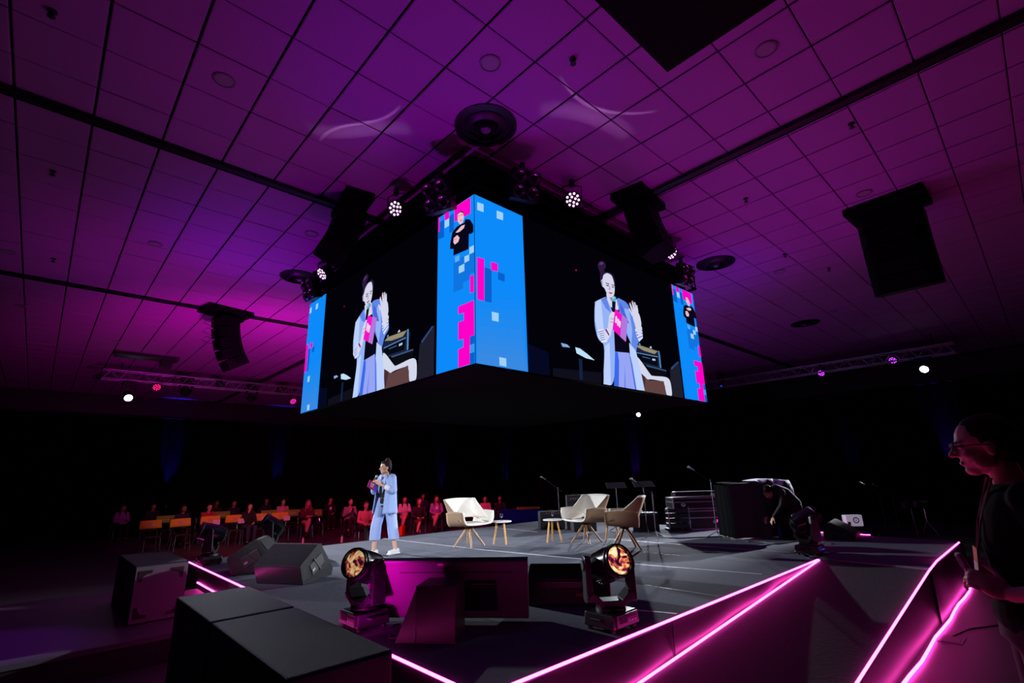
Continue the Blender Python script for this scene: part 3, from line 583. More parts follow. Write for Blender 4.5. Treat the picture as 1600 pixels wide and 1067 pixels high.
lamp_head(hit(998, 647, 0, 19.6), V((-.8, -.35, -.35)), 'white shining moving head light below the right part of the screen cube', (235, 240, 255), 14, .9)
p = hit(1128, 602, 0, 19.6); lamp_head(p, V((-.8, -.1, -.5)), 'dim blue lit moving head at the left end of the far right truss', (40, 50, 255), 2, .4)
# slim hanging tube that carries the lone far lamp
p = hit(998, 647, 0, 19.6); r = empty('drop_bar', (p.x, p.y, p.z+.5), 0, 'thin black drop bar holding the white lamp under the screen cube', 'bar'); MB().tube([(0, 0, 0), (0, 0, ZC-p.z-.5)], .02).build('bar_tube', M_['black'], r)
p = hit(205, 555, 2, ZC-.06); r = empty('ceiling_panel_unit', p, 0, 'flat black rigging unit on the ceiling above the left truss', 'rigging'); MB().box((.4, 0, 0), (1.6, .5, .1)).box((.9, 0, -.15), (.3, .3, .25)).build('unit_body', M_['black'], r, bevel=.01)
# blue uplights on the drapes
for i, (px, py, ax, v_, col, pw) in enumerate([(258, 787, 1, 27.05, BLUE, 420), (430, 778, 1, 27.05, BLUE, 260), (692, 785, 1, 27.05, BLUE, 200), (788, 778, 0, 24.25, BLUE, 260), (905, 773, 0, 24.25, (.12, .02, 1), 160), (995, 771, 0, 24.25, (.22, .02, 1), 300), (1500, 760, 0, 24.25, (.16, .01, 1), 260), (1340, 765, 0, 24.25, BLUE, 60)]):
    p = hit(px, py, ax, v_); z = min(p.z, 1.3)-.05; off = V((0, -.28, 0)) if ax == 1 else V((-.28, 0, 0)); q = V((p.x, p.y, z))+off
    if z < .5: z = .5; q.z = .5
    where = ['behind the left audience rows', 'behind the middle audience', 'behind the white armchair on the left', 'left of the blue counter end', 'behind the middle armchair', 'behind the right armchair', 'left of the woman at the right edge', 'behind the band gear on the right'][i]
    r = empty('uplight', (q.x, q.y, 0), 0, 'slim blue uplight at the drape '+where, 'stage light')
    MB().tube([(0, 0, .02), (0, 0, z-.08)], .02).lathe([(.16, 0), (.16, .02), (.001, .02)]).build('stand', M_['black'], r)
    MB().lathe([(.06, z-.1), (.09, z-.08), (.09, z), (.075, z), (.07, z-.01), (.001, z-.01)], n=16).build('lamp_housing', M_['black'], r, smooth=40)
    spot('uplight_beam', q+V((0, 0, .03)), V((p.x, p.y, z+1.6))+off*-.3, pw*3.2, col, 26, .9, .05)

# ------------------------------------------------------------------ lounge chairs, side tables, glasses
def armchair(loc, rz, label):
    r = empty('armchair', loc, rz, label, 'armchair', 'tub armchairs on the stage')         # local -y is the open front
    def prof(t, w, zt, zb):     # U section: t 0..1 from left arm top down across the seat to the right arm top
        a = (t*2-1); s_ = 1 if a > 0 else -1; a = abs(a)
        if a < .55: x = w*.80*(a/.55); z = zb+.012*(a/.55)**2
        elif a < .78: q = (a-.55)/.23*PI/2; x = w*.80+w*.20*math.sin(q); z = zb+.012+.13*(1-math.cos(q))
        else: q = (a-.78)/.22; x = w*(1+.03*q); z = zb+.142+(zt-zb-.142)*q
        return x*s_, z
    def seat(u, v):
        y = -.30+.56*v; w = .355-.025*v; zt = .655+.02*math.sin(PI*v)-.02*v; zb = .42-.03*v+.05*(1-v)**6*.3
        x, z = prof(u, w, zt, zb); return V((x, y-.03*math.cos((u-.5)*2.2*PI/2) if v == 0 else y, z))
    mb = MB(); mb.surf(seat, 30, 8)
    mats = [M_['cream'], M_['tan'], M_['cream']]
    mb.build('seat_shell', mats, r, smooth=60, solid=(.030, -1, 1, 2))
    def back(u, v):            # wrapping backrest: narrow lower edge, flared top corners
        t = u*2-1; s_ = 1 if t > 0 else -1; a = abs(t); w = .305+.055*v; ext = .36*(1-v)**1.15+.02; yb = .235+.155*v; z0 = .535+.0*v
        z = z0+(.365)*v
        if a < .62: q = a/.62; x = w*.86*q; y = yb-.03*q*q; zz = z-.012*q*q*(v)
        elif a < .74: q = (a-.62)/.12*PI/2; x = w*.86+w*.14*math.sin(q); y = yb-.03-.06*(1-math.cos(q)); zz = z-.012
        else: q = (a-.74)/.26; x = w+(.352-w)*q*(1-v); y = yb-.09-ext*q; zz = z-.012-(.03*q)*(1-v)
        return V((x*s_, y, zz))
    mb = MB(); mb.surf(back, 34, 8)
    mb.build('backrest', mats, r, smooth=60, solid=(.032, -1, 1, 2))
    MB().ell((0, -.02, .425), (.27, .24, .035), n=24).build('seat_cushion', M_['cream'], r, smooth=80)
    MB().lathe([(.07, .335), (.09, .36), (.09, .385), (.001, .385)], n=20).build('hub', M_['black'], r, smooth=40)
    for k in range(4):
        a = PI/4+k*PI/2+.25; c, s_ = math.cos(a), math.sin(a)
        MB().tube([(c*.035, s_*.035, .35), (c*.30, s_*.30, 0)], [.024, .017], 8).build('leg', M_['oak'], r, smooth=50)
    return r
armchair((6.36, 8.12, ZS), 0.02, 'cream tub armchair on the left, beside the presenter')
armchair((8.10, 6.62, ZS), -1.75, 'cream tub armchair in the middle, open front turned left')
armchair((7.84, 5.52, ZS), PI+.55, 'cream tub armchair nearest the right, seen from its tan back')
def side_table(loc, rz, label):
    r = empty('side_table', loc, rz, label, 'side table', 'small round side tables on the stage')
    MB().lathe([(.19, .412), (.2, .418), (.2, .43), (.195, .434), (.001, .434)], n=36).build('table_top', M_['whitetop'], r, smooth=40)
    for k in range(3):
        a = k*2*PI/3; c, s_ = math.cos(a), math.sin(a)
        MB().tube([(c*.09, s_*.09, .412), (c*.17, s_*.17, 0)], [.019, .014], 10).build('leg', M_['pine'], r, smooth=50)
    return r
def goblet(loc, label):
    r = empty('water_glass', loc, 0, label, 'glass', 'stemmed water glasses')
    MB().lathe([(.032, 0), (.032, .003), (.006, .006), (.004, .05), (.010, .06), (.030, .075), (.036, .105), (.033, .145), (.031, .145), (.034, .105), (.028, .078), (.001, .066)], n=24, closed=True).build('bowl', M_['glass'], r, smooth=50)
    MB().lathe([(.001, .068), (.027, .079), (.0325, .104), (.0323, .118), (.001, .118)], n=24, closed=True).build('water', M_['water'], r, smooth=50)
t1 = (6.98, 7.86, ZS); t2 = (7.78, 7.2, ZS); t3 = (8.5, 6.25, ZS)
side_table(t1, .3, 'round white side table with yellow legs beside the left armchair')
side_table(t2, .9, 'round white side table between left and middle armchairs')
side_table(t3, .1, 'round white side table half hidden behind the right armchair')
for t, lb in ((t1, 'stemmed glass of water on the table beside the left armchair'), (t2, 'stemmed glass of water on the table left of the middle armchair'), (t3, 'stemmed glass of water on the table behind the right armchair')):
    goblet((t[0], t[1], ZS+.4345), lb)
r = empty('remote', (8.02, 6.55, ZS+.462), .5, 'small black object left on the seat of the middle armchair', 'box'); MB().box((0, 0, .012), (.2, .12, .024)).build('casing', M_['plastic'], r, bevel=.004)

# ------------------------------------------------------------------ moving heads on the stage floor
def fire_mat(name, es):
    m = bpy.data.materials.new(name); m.use_nodes = True; nt = m.node_tree; b = nt.nodes['Principled BSDF']; N = nt.nodes.new
    tc = N('ShaderNodeTexCoord'); n = N('ShaderNodeTexNoise'); n.inputs['Scale'].default_value = 9; n.inputs['Detail'].default_value = 5; n.inputs['Distortion'].default_value = 1.2
    nt.links.new(tc.outputs['Object'], n.inputs['Vector']); n.inputs['Scale'].default_value = 11; cr = N('ShaderNodeValToRGB'); e = cr.color_ramp.elements
    e[0].position = .42; e[0].color = lin((30, 6, 30))+(1,); e[1].position = .60; e[1].color = lin((255, 240, 190))+(1,)
    for pos, c in ((.455, (120, 30, 70)), (.49, (220, 100, 70)), (.54, (255, 186, 110))):
        k = e.new(pos); k.color = lin(c)+(1,)
    nt.links.new(n.outputs['Fac'], cr.inputs[0]); nt.links.new(cr.outputs[0], b.inputs['Emission Color']); b.inputs['Emission Strength'].default_value = es
    b.inputs['Base Color'].default_value = (.01, .01, .012, 1); b.inputs['Roughness'].default_value = .08; b.inputs['Coat Weight'].default_value = 1; return m
FIRE = fire_mat('lit_lens_a', 1.1); FIRE2 = fire_mat('lit_lens_b', .55)
def moving_head(loc, baserot, pan, d, label, lens, disp=(230, 40, 170), disp_es=.5, barrel=1.0):
    r = empty('moving_head_light', loc, 0, label, 'stage light', 'moving head lights on the stage floor')
    R3 = rotz(baserot); RP = rotz(pan)
    MB().box(R3 @ V((0, 0, .085)), (.38, .32, .11), baserot, 0, (.94, .94)).box(R3 @ V((0, 0, .032)), (.34, .26, .02), baserot).build('base', M_['plastic'], r, bevel=.012)
    b = None
    for sx in (-1, 1):
        for sy in (-1, 1): MB().lathe([(.022, 0), (.024, .022), (.001, .022)], R3 @ V((sx*.15, sy*.12, 0)), n=10).build('foot', M_['black'], r)
    pn = MB().box(R3 @ V((0, -.163, .088)), (.30, .012, .092), baserot).build('control_panel', M_['black'], r)
    MB().box(R3 @ V((-.06, -.171, .095)), (.10, .004, .05), baserot).build('display', emi(tuple(int(c*.35) for c in disp), disp_es), pn)
    for k in range(6): MB().box(R3 @ V((.03+.04*(k % 3), -.171, .075+.032*(k//3))), (.018, .004, .012), baserot).build('button', emi(disp, disp_es) if k < 3 else M_['dalu'], pn)
    for s_ in (-1, 1): MB().tube([R3 @ V((s_*.19, -.07, .1)), R3 @ V((s_*.225, -.05, .1)), R3 @ V((s_*.225, .05, .1)), R3 @ V((s_*.19, .07, .1))], .009, 6).build('carry_handle', M_['black'], r)
    MB().lathe([(.13, .135), (.13, .165), (.001, .165)], n=28).build('turntable', M_['black'], r, smooth=40)
    mb = MB(); Zt = .50
    for s_ in (-1, 1):
        P = [(-.075, .22), (-.05, .20), (.05, .20), (.075, .22), (.06, Zt+.06), (.03, Zt+.085), (-.03, Zt+.085), (-.06, Zt+.06)]
        m = Matrix.Translation(RP @ V((s_*.195, 0, 0))) @ RP.to_4x4() @ Matrix(((0, 0, 1, 0), (1, 0, 0, 0), (0, 1, 0, 0), (0, 0, 0, 1)))
        mb.prism(P, -.028, .028, 0, m)
        mb.add([RP @ V(q) for q in [(s_*.223, -.085, .26), (s_*.223, .085, .26), (s_*.10, .085, .168), (s_*.10, -.085, .168), (s_*.167, -.085, .30), (s_*.167, .085, .30), (s_*.085, .085, .222), (s_*.085, -.085, .222)]],
               [(0, 1, 2, 3), (7, 6, 5, 4), (0, 4, 5, 1), (2, 6, 7, 3), (1, 5, 6, 2), (0, 3, 7, 4)])
    mb.box(RP @ V((0, 0, .193)), (.22, .17, .06), pan)
    mb.build('yoke', M_['plastic'], r, bevel=.008)
    for s_ in (-1, 1): MB().lathe([(.045, 0), (.045, .012), (.001, .014)], RP @ V((s_*.223, 0, Zt)), RP @ roty(s_*PI/2), 16).build('pivot_cap', M_['black'], r)
    m = aim(d); o = V((0, 0, Zt)); k = barrel
    hd = MB().lathe([(.001, -.235), (.07, -.23), (.11, -.20), (.138, -.10), (.142, .03), (.138, .10), (.132, .165), (.134, .172), (.134, .205), (.118, .205), (.112, .175), (.001, .17)], o, m, 32).build('head', M_['gloss'], r, smooth=35)
    for a in range(7):
        t = a*.16-2.2; MB().box(o+m @ V((math.cos(t)*.139, math.sin(t)*.139, -.05)), (.012, .008, .11), m @ rotz(t)).build('cooling_fin', M_['black'], hd)
    MB().lathe([(.136, .150), (.142, .154), (.142, .166), (.136, .170)], o, m, 32, closed=True).build('trim_ring', M_['dalu'], hd, smooth=30)
    MB().lathe([(.111, .178), (.09, .19), (.05, .198), (.001, .201)], o, m, 32).build('lens', lens, hd, smooth=60)
    return r
cv = lambda a, u, up: (a*_f.x+u*_r0.x, a*_f.y+u*_r0.y, up)       # a along the room diagonal (away), u to the right
moving_head((2.42, 4.66, ZS), -PI/2, R(96), (-.86, -.42, .30), 'moving head light in front of the stage, left of the leaning screen', FIRE2)
moving_head((3.87, 2.94, ZS), 0, YAW-PI/2+.12, (-.30, -.86, .30), 'moving head light in front of the stage, right of the leaning screen', FIRE)
moving_head((8.98, 2.92, ZS), 0, YAW+.15, (.62, -.62, .42), 'moving head light at the right stage corner where the ramp begins', M_['gloss'], (60, 70, 255), .9)
moving_head((2.36, 10.12, ZS), -PI/2, YAW+.3, (-.95, .25, .28), 'moving head light at the far left stage edge beside the low speaker', M_['gloss'])
moving_head((3.50, 10.62, ZS), 0, YAW+.2, (-.72, .45, .55), 'moving head light behind the left floor monitors', M_['gloss'], (40, 120, 255), 1.0)
# blue status displays on the yokes of two heads
MB_disp = emi((60, 80, 255), 1.6)

# ------------------------------------------------------------------ leaning screen, wedges, speakers
a, b = V((2.58, 4.74, ZS)), V((3.53, 3.60, ZS)); ddir = (b-a).normalized(); Lt = 1.50; ang = math.atan2(ddir.y, ddir.x)
r = empty('leaning_screen', a+ddir*Lt/2, ang, 'large flat screen leaning on the stage front, seen from its dark back', 'screen')
tl = rotx(R(25))      # top leans to the camera (local -y)
back = mat('screen_back', (84, 80, 88), .5, var=.06, scale=3)
tvp = [(-Lt/2+.06, .02), (Lt/2-.03, .02), (Lt/2, .60), (-Lt/2-.09, .60)]
m4 = Matrix.Translation((0, 0, .02)) @ tl.to_4x4() @ Matrix(((1, 0, 0, 0), (0, 0, 1, 0), (0, 1, 0, 0), (0, 0, 0, 1)))
MB().prism(tvp, -.022, .02, 0, m4).build('back_cover', back, r, bevel=.006)
MB().box((0, .03, .30), (Lt-.1, .012, .54), tl).build('display_panel', M_['gloss'], r)
MB().box(tl @ V((-.045, -.0, .60))+V((0, .0, .02)), (Lt+.09, .05, .018), tl).build('top_edge', M_['dalu'], r)
MB().box(tl @ V((-.05, -.024, .57))+V((0, 0, .02)), (.055, .003, .022), tl).build('sticker', M_['whitecard'], r)
MB().box(tl @ V((.08, -.0235, .49))+V((0, 0, .02)), (1.05, .004, .007), tl).build('vent_slot', M_['black'], r)
MB().box(tl @ V((.22, -.045, .27))+V((0, 0, .02)), (.46, .05, .28), tl).build('connector_box', M_['plastic'], r, bevel=.01)
# wedge loudspeaker box propped in front of it
def wedge_long(loc, rz, w, label):        # back and top seen from the hall, grille towards the stage (local -y)
    r = empty('floor_monitor', loc, rz, label, 'speaker', 'floor monitor wedges'); m4 = Matrix(((0, 0, 1, 0), (1, 0, 0, 0), (0, 1, 0, 0), (0, 0, 0, 1)))
    P = [(-.32, .02), (.27, 0), (.36, .24), (.02, .47), (-.04, .47), (-.34, .12)]
    MB().prism(P, -w/2, w/2, 0, m4).build('cabinet', M_['rough'], r, bevel=.008)
    c = V((0, (-.04-.34)/2, (.47+.12)/2)); an = math.atan2(.35, .30); MB().box(c+V((0, -.006, .005)), (w-.05, .40, .014), rotx(an)).build('grille', M_['grille'], r, bevel=.003)
    MB().box(V((0, .317, .12)), (w-.02, .012, .225), rotx(-R(20.5))).build('back_plate', M_['plastic'], r)
    for s_ in (-1, 1):
        sd = MB().box((s_*(w/2+.003), .02, .22), (.008, .26, .15), rotx(-.55)).build('side_recess', M_['black'], r, bevel=.004)
        MB().box((s_*(w/2+.009), .02, .22), (.010, .22, .02), rotx(.75)).build('handle_bar', M_['dalu'], sd); MB().box((s_*(w/2+.009), .09, .16), (.010, .05, .03), rotx(-.55)).build('socket', M_['alu'], sd)
    return r
def wedge(loc, rz, w, h, d, label, name='floor_monitor', side='panel', sl=.45, ports=True, group='floor monitor wedges'):
    r = empty(name, loc, rz, label, 'speaker', group)      # local -y is the sloping grille side
    m4 = Matrix(((0, 0, 1, 0), (1, 0, 0, 0), (0, 1, 0, 0), (0, 0, 0, 1)))
    P = [(-d/2, 0), (d/2, 0), (d/2, h*.72), (d*.28, h), (-d/2+sl*d*.0+.05, h*.40), (-d/2, h*.30)]
    MB().prism(P, -w/2, w/2, 0, m4).build('cabinet', M_['rough'], r, bevel=.008)
    p, q = V((0, P[4][0], P[4][1])), V((0, P[3][0], P[3][1])); c = (p+q)/2; L = (q-p).length; an = math.atan2(q.z-p.z, q.y-p.y)
    MB().box(c+V((0, -math.sin(an)*.004, math.cos(an)*.004)), (w-.05, L-.04, .014), rotx(an)).build('grille', M_['grille'], r, bevel=.003)
    if ports:
        for s_ in (-1, 1):
            MB().box((s_*(w/2+.003), .07, h*.45), (.008, .24, .12), rotx(.35)).build('side_recess', M_['gloss'], r, bevel=.004)
            MB().box((s_*(w/2+.009), .07, h*.45), (.010, .18, .022), rotx(.35)).build('handle_bar', M_['dalu'], r)
    for s_ in (-1, 1): MB().box((s_*(w/2-.015), d/2-.01, .02), (.03, .03, .04)).build('corner_cap', M_['dalu'], r)
    return r
# black box with a slanted side standing in front of the screen
r = empty('prop_box', (2.68, 3.86, ZS), ang, 'black slanted prop box standing in front of the leaning screen', 'box')
MB().prism([(-.31, 0), (.20, 0), (.20, .43), (-.13, .43)], -.17, .17, 0, Matrix(((1, 0, 0, 0), (0, 0, 1, 0), (0, 1, 0, 0), (0, 0, 0, 1)))).build('box_body', M_['fascia'], r, bevel=.004)
MB().box((.03, -.176, .22), (.33, .012, .42)).build('front_panel', M_['plastic'], r, bevel=.004); MB().tube([(-.135, -.185, .12), (-.13, -.188, .06), (-.14, -.186, .01)], .006, 6).build('latch', M_['dalu'], r)
# long glossy black wedge behind the right moving head
r = empty('floor_monitor', (4.35, 3.83, ZS), ang, 'low glossy black wedge between leaning screen and right moving head', 'speaker')
MB().prism([(-.24, 0), (.24, 0), (.24, .33), (.02, .36), (-.24, .29)], -.42, .42, 0, Matrix(((0, 0, 1, 0), (1, 0, 0, 0), (0, 1, 0, 0), (0, 0, 0, 1)))).build('cabinet', M_['gloss'], r, bevel=.01)
MB().tube([(-.40, -.262, .26), (.30, -.262, .26)], .028, 14).build('grab_rail', M_['gloss'], r, smooth=60); MB().box((0, -.245, .10), (.5, .012, .13)).build('recess', M_['black'], r); MB().box((.12, -.255, .11), (.1, .01, .03)).build('badge', mat('red_badge', (150, 20, 60), .4), r)
wedge_long((2.80, 7.45, ZS), R(120), .74, 'black wedge monitor with pink-lit grille behind the near speaker boxes')
wedge_long((2.72, 8.75, ZS), R(60), .66, 'black wedge monitor standing left of the pink-lit wedge')
wedge((11.45, 3.1, ZS), .15, .95, .30, .5, 'low wedge monitor lit pink at the far right of the stage')
# foreground sub boxes in a row
def sub(x0, x1, y0, y1, z0, z1, label, front='-y', ports=True):
    c = V(((x0+x1)/2, (y0+y1)/2, z0)); r = empty('bass_speaker', c, 0, label, 'speaker', 'large black bass speaker boxes')
    w, d, h = x1-x0, y1-y0, z1-z0
    MB().box((0, 0, h/2), (w, d, h)).build('cabinet', M_['rough'], r, bevel=.012)
    MB().box((0, -d/2-.006, h/2), (w-.03, .014, h-.03)).build('front_baffle', M_['baffle'] if ports else M_['fascia'], r, bevel=.004)
    if ports:
        for sx in (-1, 1):
            for sz in (-1, 1):
                P = [(.0, .0), (.14, .0), (.14, .035), (.08, .045), (.045, .08), (.035, .13), (0, .13)]
                P = [(sx*(w/2-.05-p[0]), h/2+sz*(h/2-.06-p[1])) for p in P]
                if sx*sz < 0: P = P[::-1]
                MB().prism(P, -.004, .004, 0, Matrix.Translation((0, -d/2-.014, 0)) @ Matrix(((1, 0, 0, 0), (0, 0, 1, 0), (0, 1, 0, 0), (0, 0, 0, 1)))).build('port', M_['black'], r)
        pass
    return r
r1 = sub(1.05, 1.63, 2.78, 4.235, 0, 1.0, 'big black speaker box nearest the camera in the foreground', ports=False)
MB().box((.13, -.748, .72), (.22, .02, .2)).build('input_plate', M_['dalu'], r1, bevel=.004); MB().box((.13, -.760, .72), (.17, .012, .15)).build('plate_recess', M_['black'], r1)
sub(1.05, 1.63, 4.275, 5.42, 0, 1.0, 'big black speaker box directly behind the nearest one', ports=False)
sub(1.08, 1.66, 8.12, 9.75, .30, .97, 'pink-lit speaker box with four corner ports on the left riser')
# ------------------------------------------------------------------ band gear on the far right of the stage
def case(loc, rz, w, d, h, label, nm='flight_case', m=None):
    r = empty(nm, loc, rz, label, 'case')
    MB().box((0, 0, h/2), (w, d, h)).build('case_body', m or M_['plastic'], r)
    for sz in (0, 1):
        for sy in (-1, 1): MB().box((0, sy*(d/2-.008), h*sz+(.012 if sz == 0 else -.012)), (w+.012, .028, .028)).build('edge_rail', M_['alu'], r)
        for sx in (-1, 1): MB().box((sx*(w/2-.008), 0, h*sz+(.012 if sz == 0 else -.012)), (.028, d+.012, .028)).build('edge_rail', M_['alu'], r)
    for sx in (-1, 1):
        for sy in (-1, 1): MB().box((sx*(w/2-.004), sy*(d/2-.004), h/2), (.03, .03, h)).build('edge_rail', M_['alu'], r)
    MB().box((0, 0, h*.62), (w+.014, d+.014, .026)).build('lid_band', M_['alu'], r)
    for sx in (-1, 1): MB().lathe([(.05, 0), (.055, .006), (.04, .012), (.001, .012)], (sx*w*.32, -d/2-.008, h*.45), rotx(PI/2), 14).build('latch', M_['chrome'], r)
    return r
gr = YAW-PI/2    # parallel to the view
c1 = hit(1092, 826, 2, ZS)
case((c1.x, c1.y, ZS), gr, .95, .5, .42, 'pink-lit flight case standing at the bottom of the stack')
case((c1.x, c1.y, ZS+.45), gr, 1.22, .55, .26, 'wide silver-edged flight case lying on top of the stack')
r = empty('keyboard', (c1.x, c1.y, ZS+.74), gr, 'keyboard lying under a dark cover on top of the flight cases', 'keyboard')
MB().box((0, 0, .05), (1.05, .36, .09), None, 0, (.95, .8)).build('keyboard_body', M_['plastic'], r, bevel=.01); mb = MB()
for k in range(28): mb.box((-.48+k*.0355, -.11, .098), (.032, .12, .01))
mb.build('key_row', M_['whitetop'], r)['kind'] = 'stuff'
MB().box((.34, -.24, .02), (.12, .012, .05)).build('name_tag', M_['whitecard'], r)
def amp(loc, rz, w, d, h, label):
    r = empty('amplifier', loc, rz, label, 'amplifier')
    MB().box((0, 0, h/2), (w, d, h)).build('cabinet', M_['rough'], r, bevel=.012); MB().box((0, -d/2-.004, h*.42), (w-.05, .014, h*.74)).build('grille', M_['grille'], r)
    pn = MB().box((0, -d/2-.004, h*.9), (w-.05, .014, h*.13)).build('control_panel', M_['dalu'], r)
    for k in range(6): MB().lathe([(.012, 0), (.01, .018), (.001, .018)], (-.15+k*.06, -d/2-.012, h*.9), rotx(PI/2), 10).build('knob', M_['alu'], pn)
    MB().tube([(-.1, 0, h), (-.08, 0, h+.03), (.08, 0, h+.03), (.1, 0, h)], .009, 6).build('handle', M_['black'], r)
for px, py, w_, h_, lb in [(912, 829, .55, .55, 'grey guitar amplifier cabinet behind the middle armchair legs'), (1010, 829, .5, .4, 'pink-lit amplifier behind the right armchair'), (862, 826, .62, .42, 'low dark amplifier behind the side tables'), (1240, 838, .5, .34, 'dark amplifier right of the draped table')]:
    p = hit(px, py, 2, ZS); amp((p.x, p.y, ZS), gr+.1, w_, .4, h_, lb)
p = hit(905, 829, 2, ZS); amp((p.x+.25, p.y+.25, ZS+.0), gr, .5, .32, .80, 'tall amplifier whose lit panel shows above the middle armchair')
# blue cloth covered counter
p0, p1 = hit(780, 827, 2, .2), hit(850, 825, 2, .2); p0.z = p1.z = 0; c = (p0+p1)/2; L = (p1-p0).length
r = empty('counter', c, math.atan2((p1-p0).y, (p1-p0).x), 'low counter covered in bright blue cloth behind the left side table', 'counter')
MB().surf(lambda u, v: V(((u-.5)*L, -.35+.012*math.sin(u*40)*(1-v), .02+v*.78)), 60, 4).build('cloth_front', M_['blue'], r, smooth=60)
MB().box((0, 0, .81), (L+.02, .72, .03)).build('counter_top', M_['blue'], r, bevel=.01); MB().box((0, .01, .40), (L-.06, .66, .76)).build('counter_frame', M_['black'], r)
r = empty('yellow_box', c+V((.1, .1, .826)), r.rotation_euler.z, 'low yellow box lying on the blue counter', 'box'); MB().box((.25, 0, .03), (.8, .4, .06)).build('box_body', M_['yellow'], r, bevel=.005)
# small sound desk / rack between armchair and cases
p = hit(1060, 828, 2, ZS)
r = empty('pedal_rack', (p.x, p.y, ZS), gr, 'small rack of effects gear with tiny lights left of the cases', 'rack')
MB().box((0, 0, .02), (.5, .4, .03)).build('base_board', M_['black'], r)
for k in range(4): MB().box((0, 0, .1+k*.11), (.44, .34, .085)).build('rack_unit', M_['dalu'], r, bevel=.004)
for sx in (-1, 1): MB().box((sx*.235, -.15, .26), (.02, .02, .5)).build('upright', M_['alu'], r)
for k in range(10): MB().lathe([(.008, 0), (.006, .008), (.001, .008)], (-.18+.04*k, -.176, .1+.11*(k % 4)), rotx(PI/2), 8).build('knob', M_['chrome'], r)
# draped keyboard stand with white cloth
p = hit(1185, 838, 2, ZS); r = empty('draped_table', (p.x, p.y, ZS), gr+.08, 'tall instrument hidden under a dark drape on the right', 'table')
MB().surf(lambda u, v: V((((u-.5)*1.28), -.32-.03*math.sin(u*26)*(1-v), .02+v*.98)), 50, 5).build('drape_front', mat('grey_drape', (58, 56, 66), .9, var=.15), r, smooth=60)
MB().surf(lambda u, v: V((-.64-.02*math.sin(u*20), -.32+.6*u, .02+v*.98)), 20, 3).build('drape_side', M_['drape'], r, smooth=60); MB().surf(lambda u, v: V((.64, -.32+.6*u, .02+v*.98)), 20, 3).build('drape_side', M_['drape'], r, smooth=60)
MB().surf(lambda u, v: V(((u-.5)*1.3, -.33+.63*v, 1.0+.05*math.sin(u*3+v*2)+.01*math.sin(u*17))), 24, 8).build('drape_top', M_['drape'], r, smooth=60)
def wc(u, v):
    x = -.1+.78*u; y = -.36+.5*v; z = 1.085+.02*math.sin(x*7)
    if v < .35: q = (.35-v)/.35; L = max(0, .34*abs(math.sin(u*7.2+.6))*(u**.8)); y = -.36+.5*.35-.0*q; y = -.19-.17*min(1, q*1.4)-.02*math.sin(u*30); z -= L*max(0, q-.3)*1.3
    return V((x, y, z))
cl = MB().surf(wc, 40, 16).build('white_cloth', mat('white_cloth', (225, 228, 236), .85), None, smooth=70, solid=(.004, 0)); cl.location = (p.x, p.y, ZS); cl.rotation_euler = (0, 0, gr+.08)
tag(cl, 'crumpled white cloth thrown over the dark draped instrument', 'cloth')
def stand(px, py, h, label, kind='mic', z=ZS, pl=2):
    p = hit(px, py, pl, z); r = empty('microphone_stand' if kind == 'mic' else 'music_stand', (p.x, p.y, z), gr, label, 'stand')
    for k in range(3): MB().tube([(0, 0, .14), (.24*math.cos(k*2.1+.4), .24*math.sin(k*2.1+.4), .008)], .008, 6).build('leg', M_['black'], r)
    MB().tube([(0, 0, .1), (0, 0, h)], .010, 8).build('pole', M_['dalu'], r)
    if kind == 'mic':
        MB().tube([(.1, 0, h-.12), (-.32, 0, h+.2)], .008, 6).build('boom', M_['dalu'], r)
        MB().tube([(-.30, 0, h+.19), (-.40, 0, h+.25)], [.012, .016], 10).ell((-.41, 0, h+.256), (.027, .022, .022)).build('microphone', M_['alu'], r, smooth=60)
    else:
        MB().box((0, -.02, h+.04), (.46, .012, .30), rotx(-1.15)).build('desk_plate', M_['black'], r, bevel=.003); MB().box((0, -.16, h-.02), (.46, .03, .012)).build('ledge', M_['dalu'], r)
    return r
stand(1012, 832, 1.0, 'black music stand behind the right armchair', 'music'); stand(968, 830, .98, 'second music stand between middle and right armchairs', 'music')
stand(1026, 842, .92, 'thin folded microphone stand right of the right armchair'); stand(1122, 842, 1.12, 'microphone stand against the left end of the draped table')
stand(1388, 838, 1.0, 'left one of two dim microphone stands at the far right', z=.3); stand(1408, 838, .95, 'right one of two dim microphone stands at the far right', z=.3)
stand(875, 826, 1.0, 'thin microphone stand left of the middle armchair'); 
# tall dark draped screen far behind the tables
p = hit(852, 818, 2, .0); r = empty('covered_equipment', (p.x, p.y, 0), gr, 'tall pointed dark cover over equipment behind the side tables', 'cover')
MB().surf(lambda u, v: V(((u-.5)*(1.7-1.0*v)+.25*v, -.3*(1-.6*v)+.03*math.sin(u*30)*(1-.5*v), .02+v*2.0)), 40, 6).build('cover_front', M_['drape'], r, smooth=60); MB().loft([((0, .05, 0), .8, .3, 0), ((.25, .05, 1.95), .3, .1, 0)], 16).build('cover_body', M_['drape'], r)
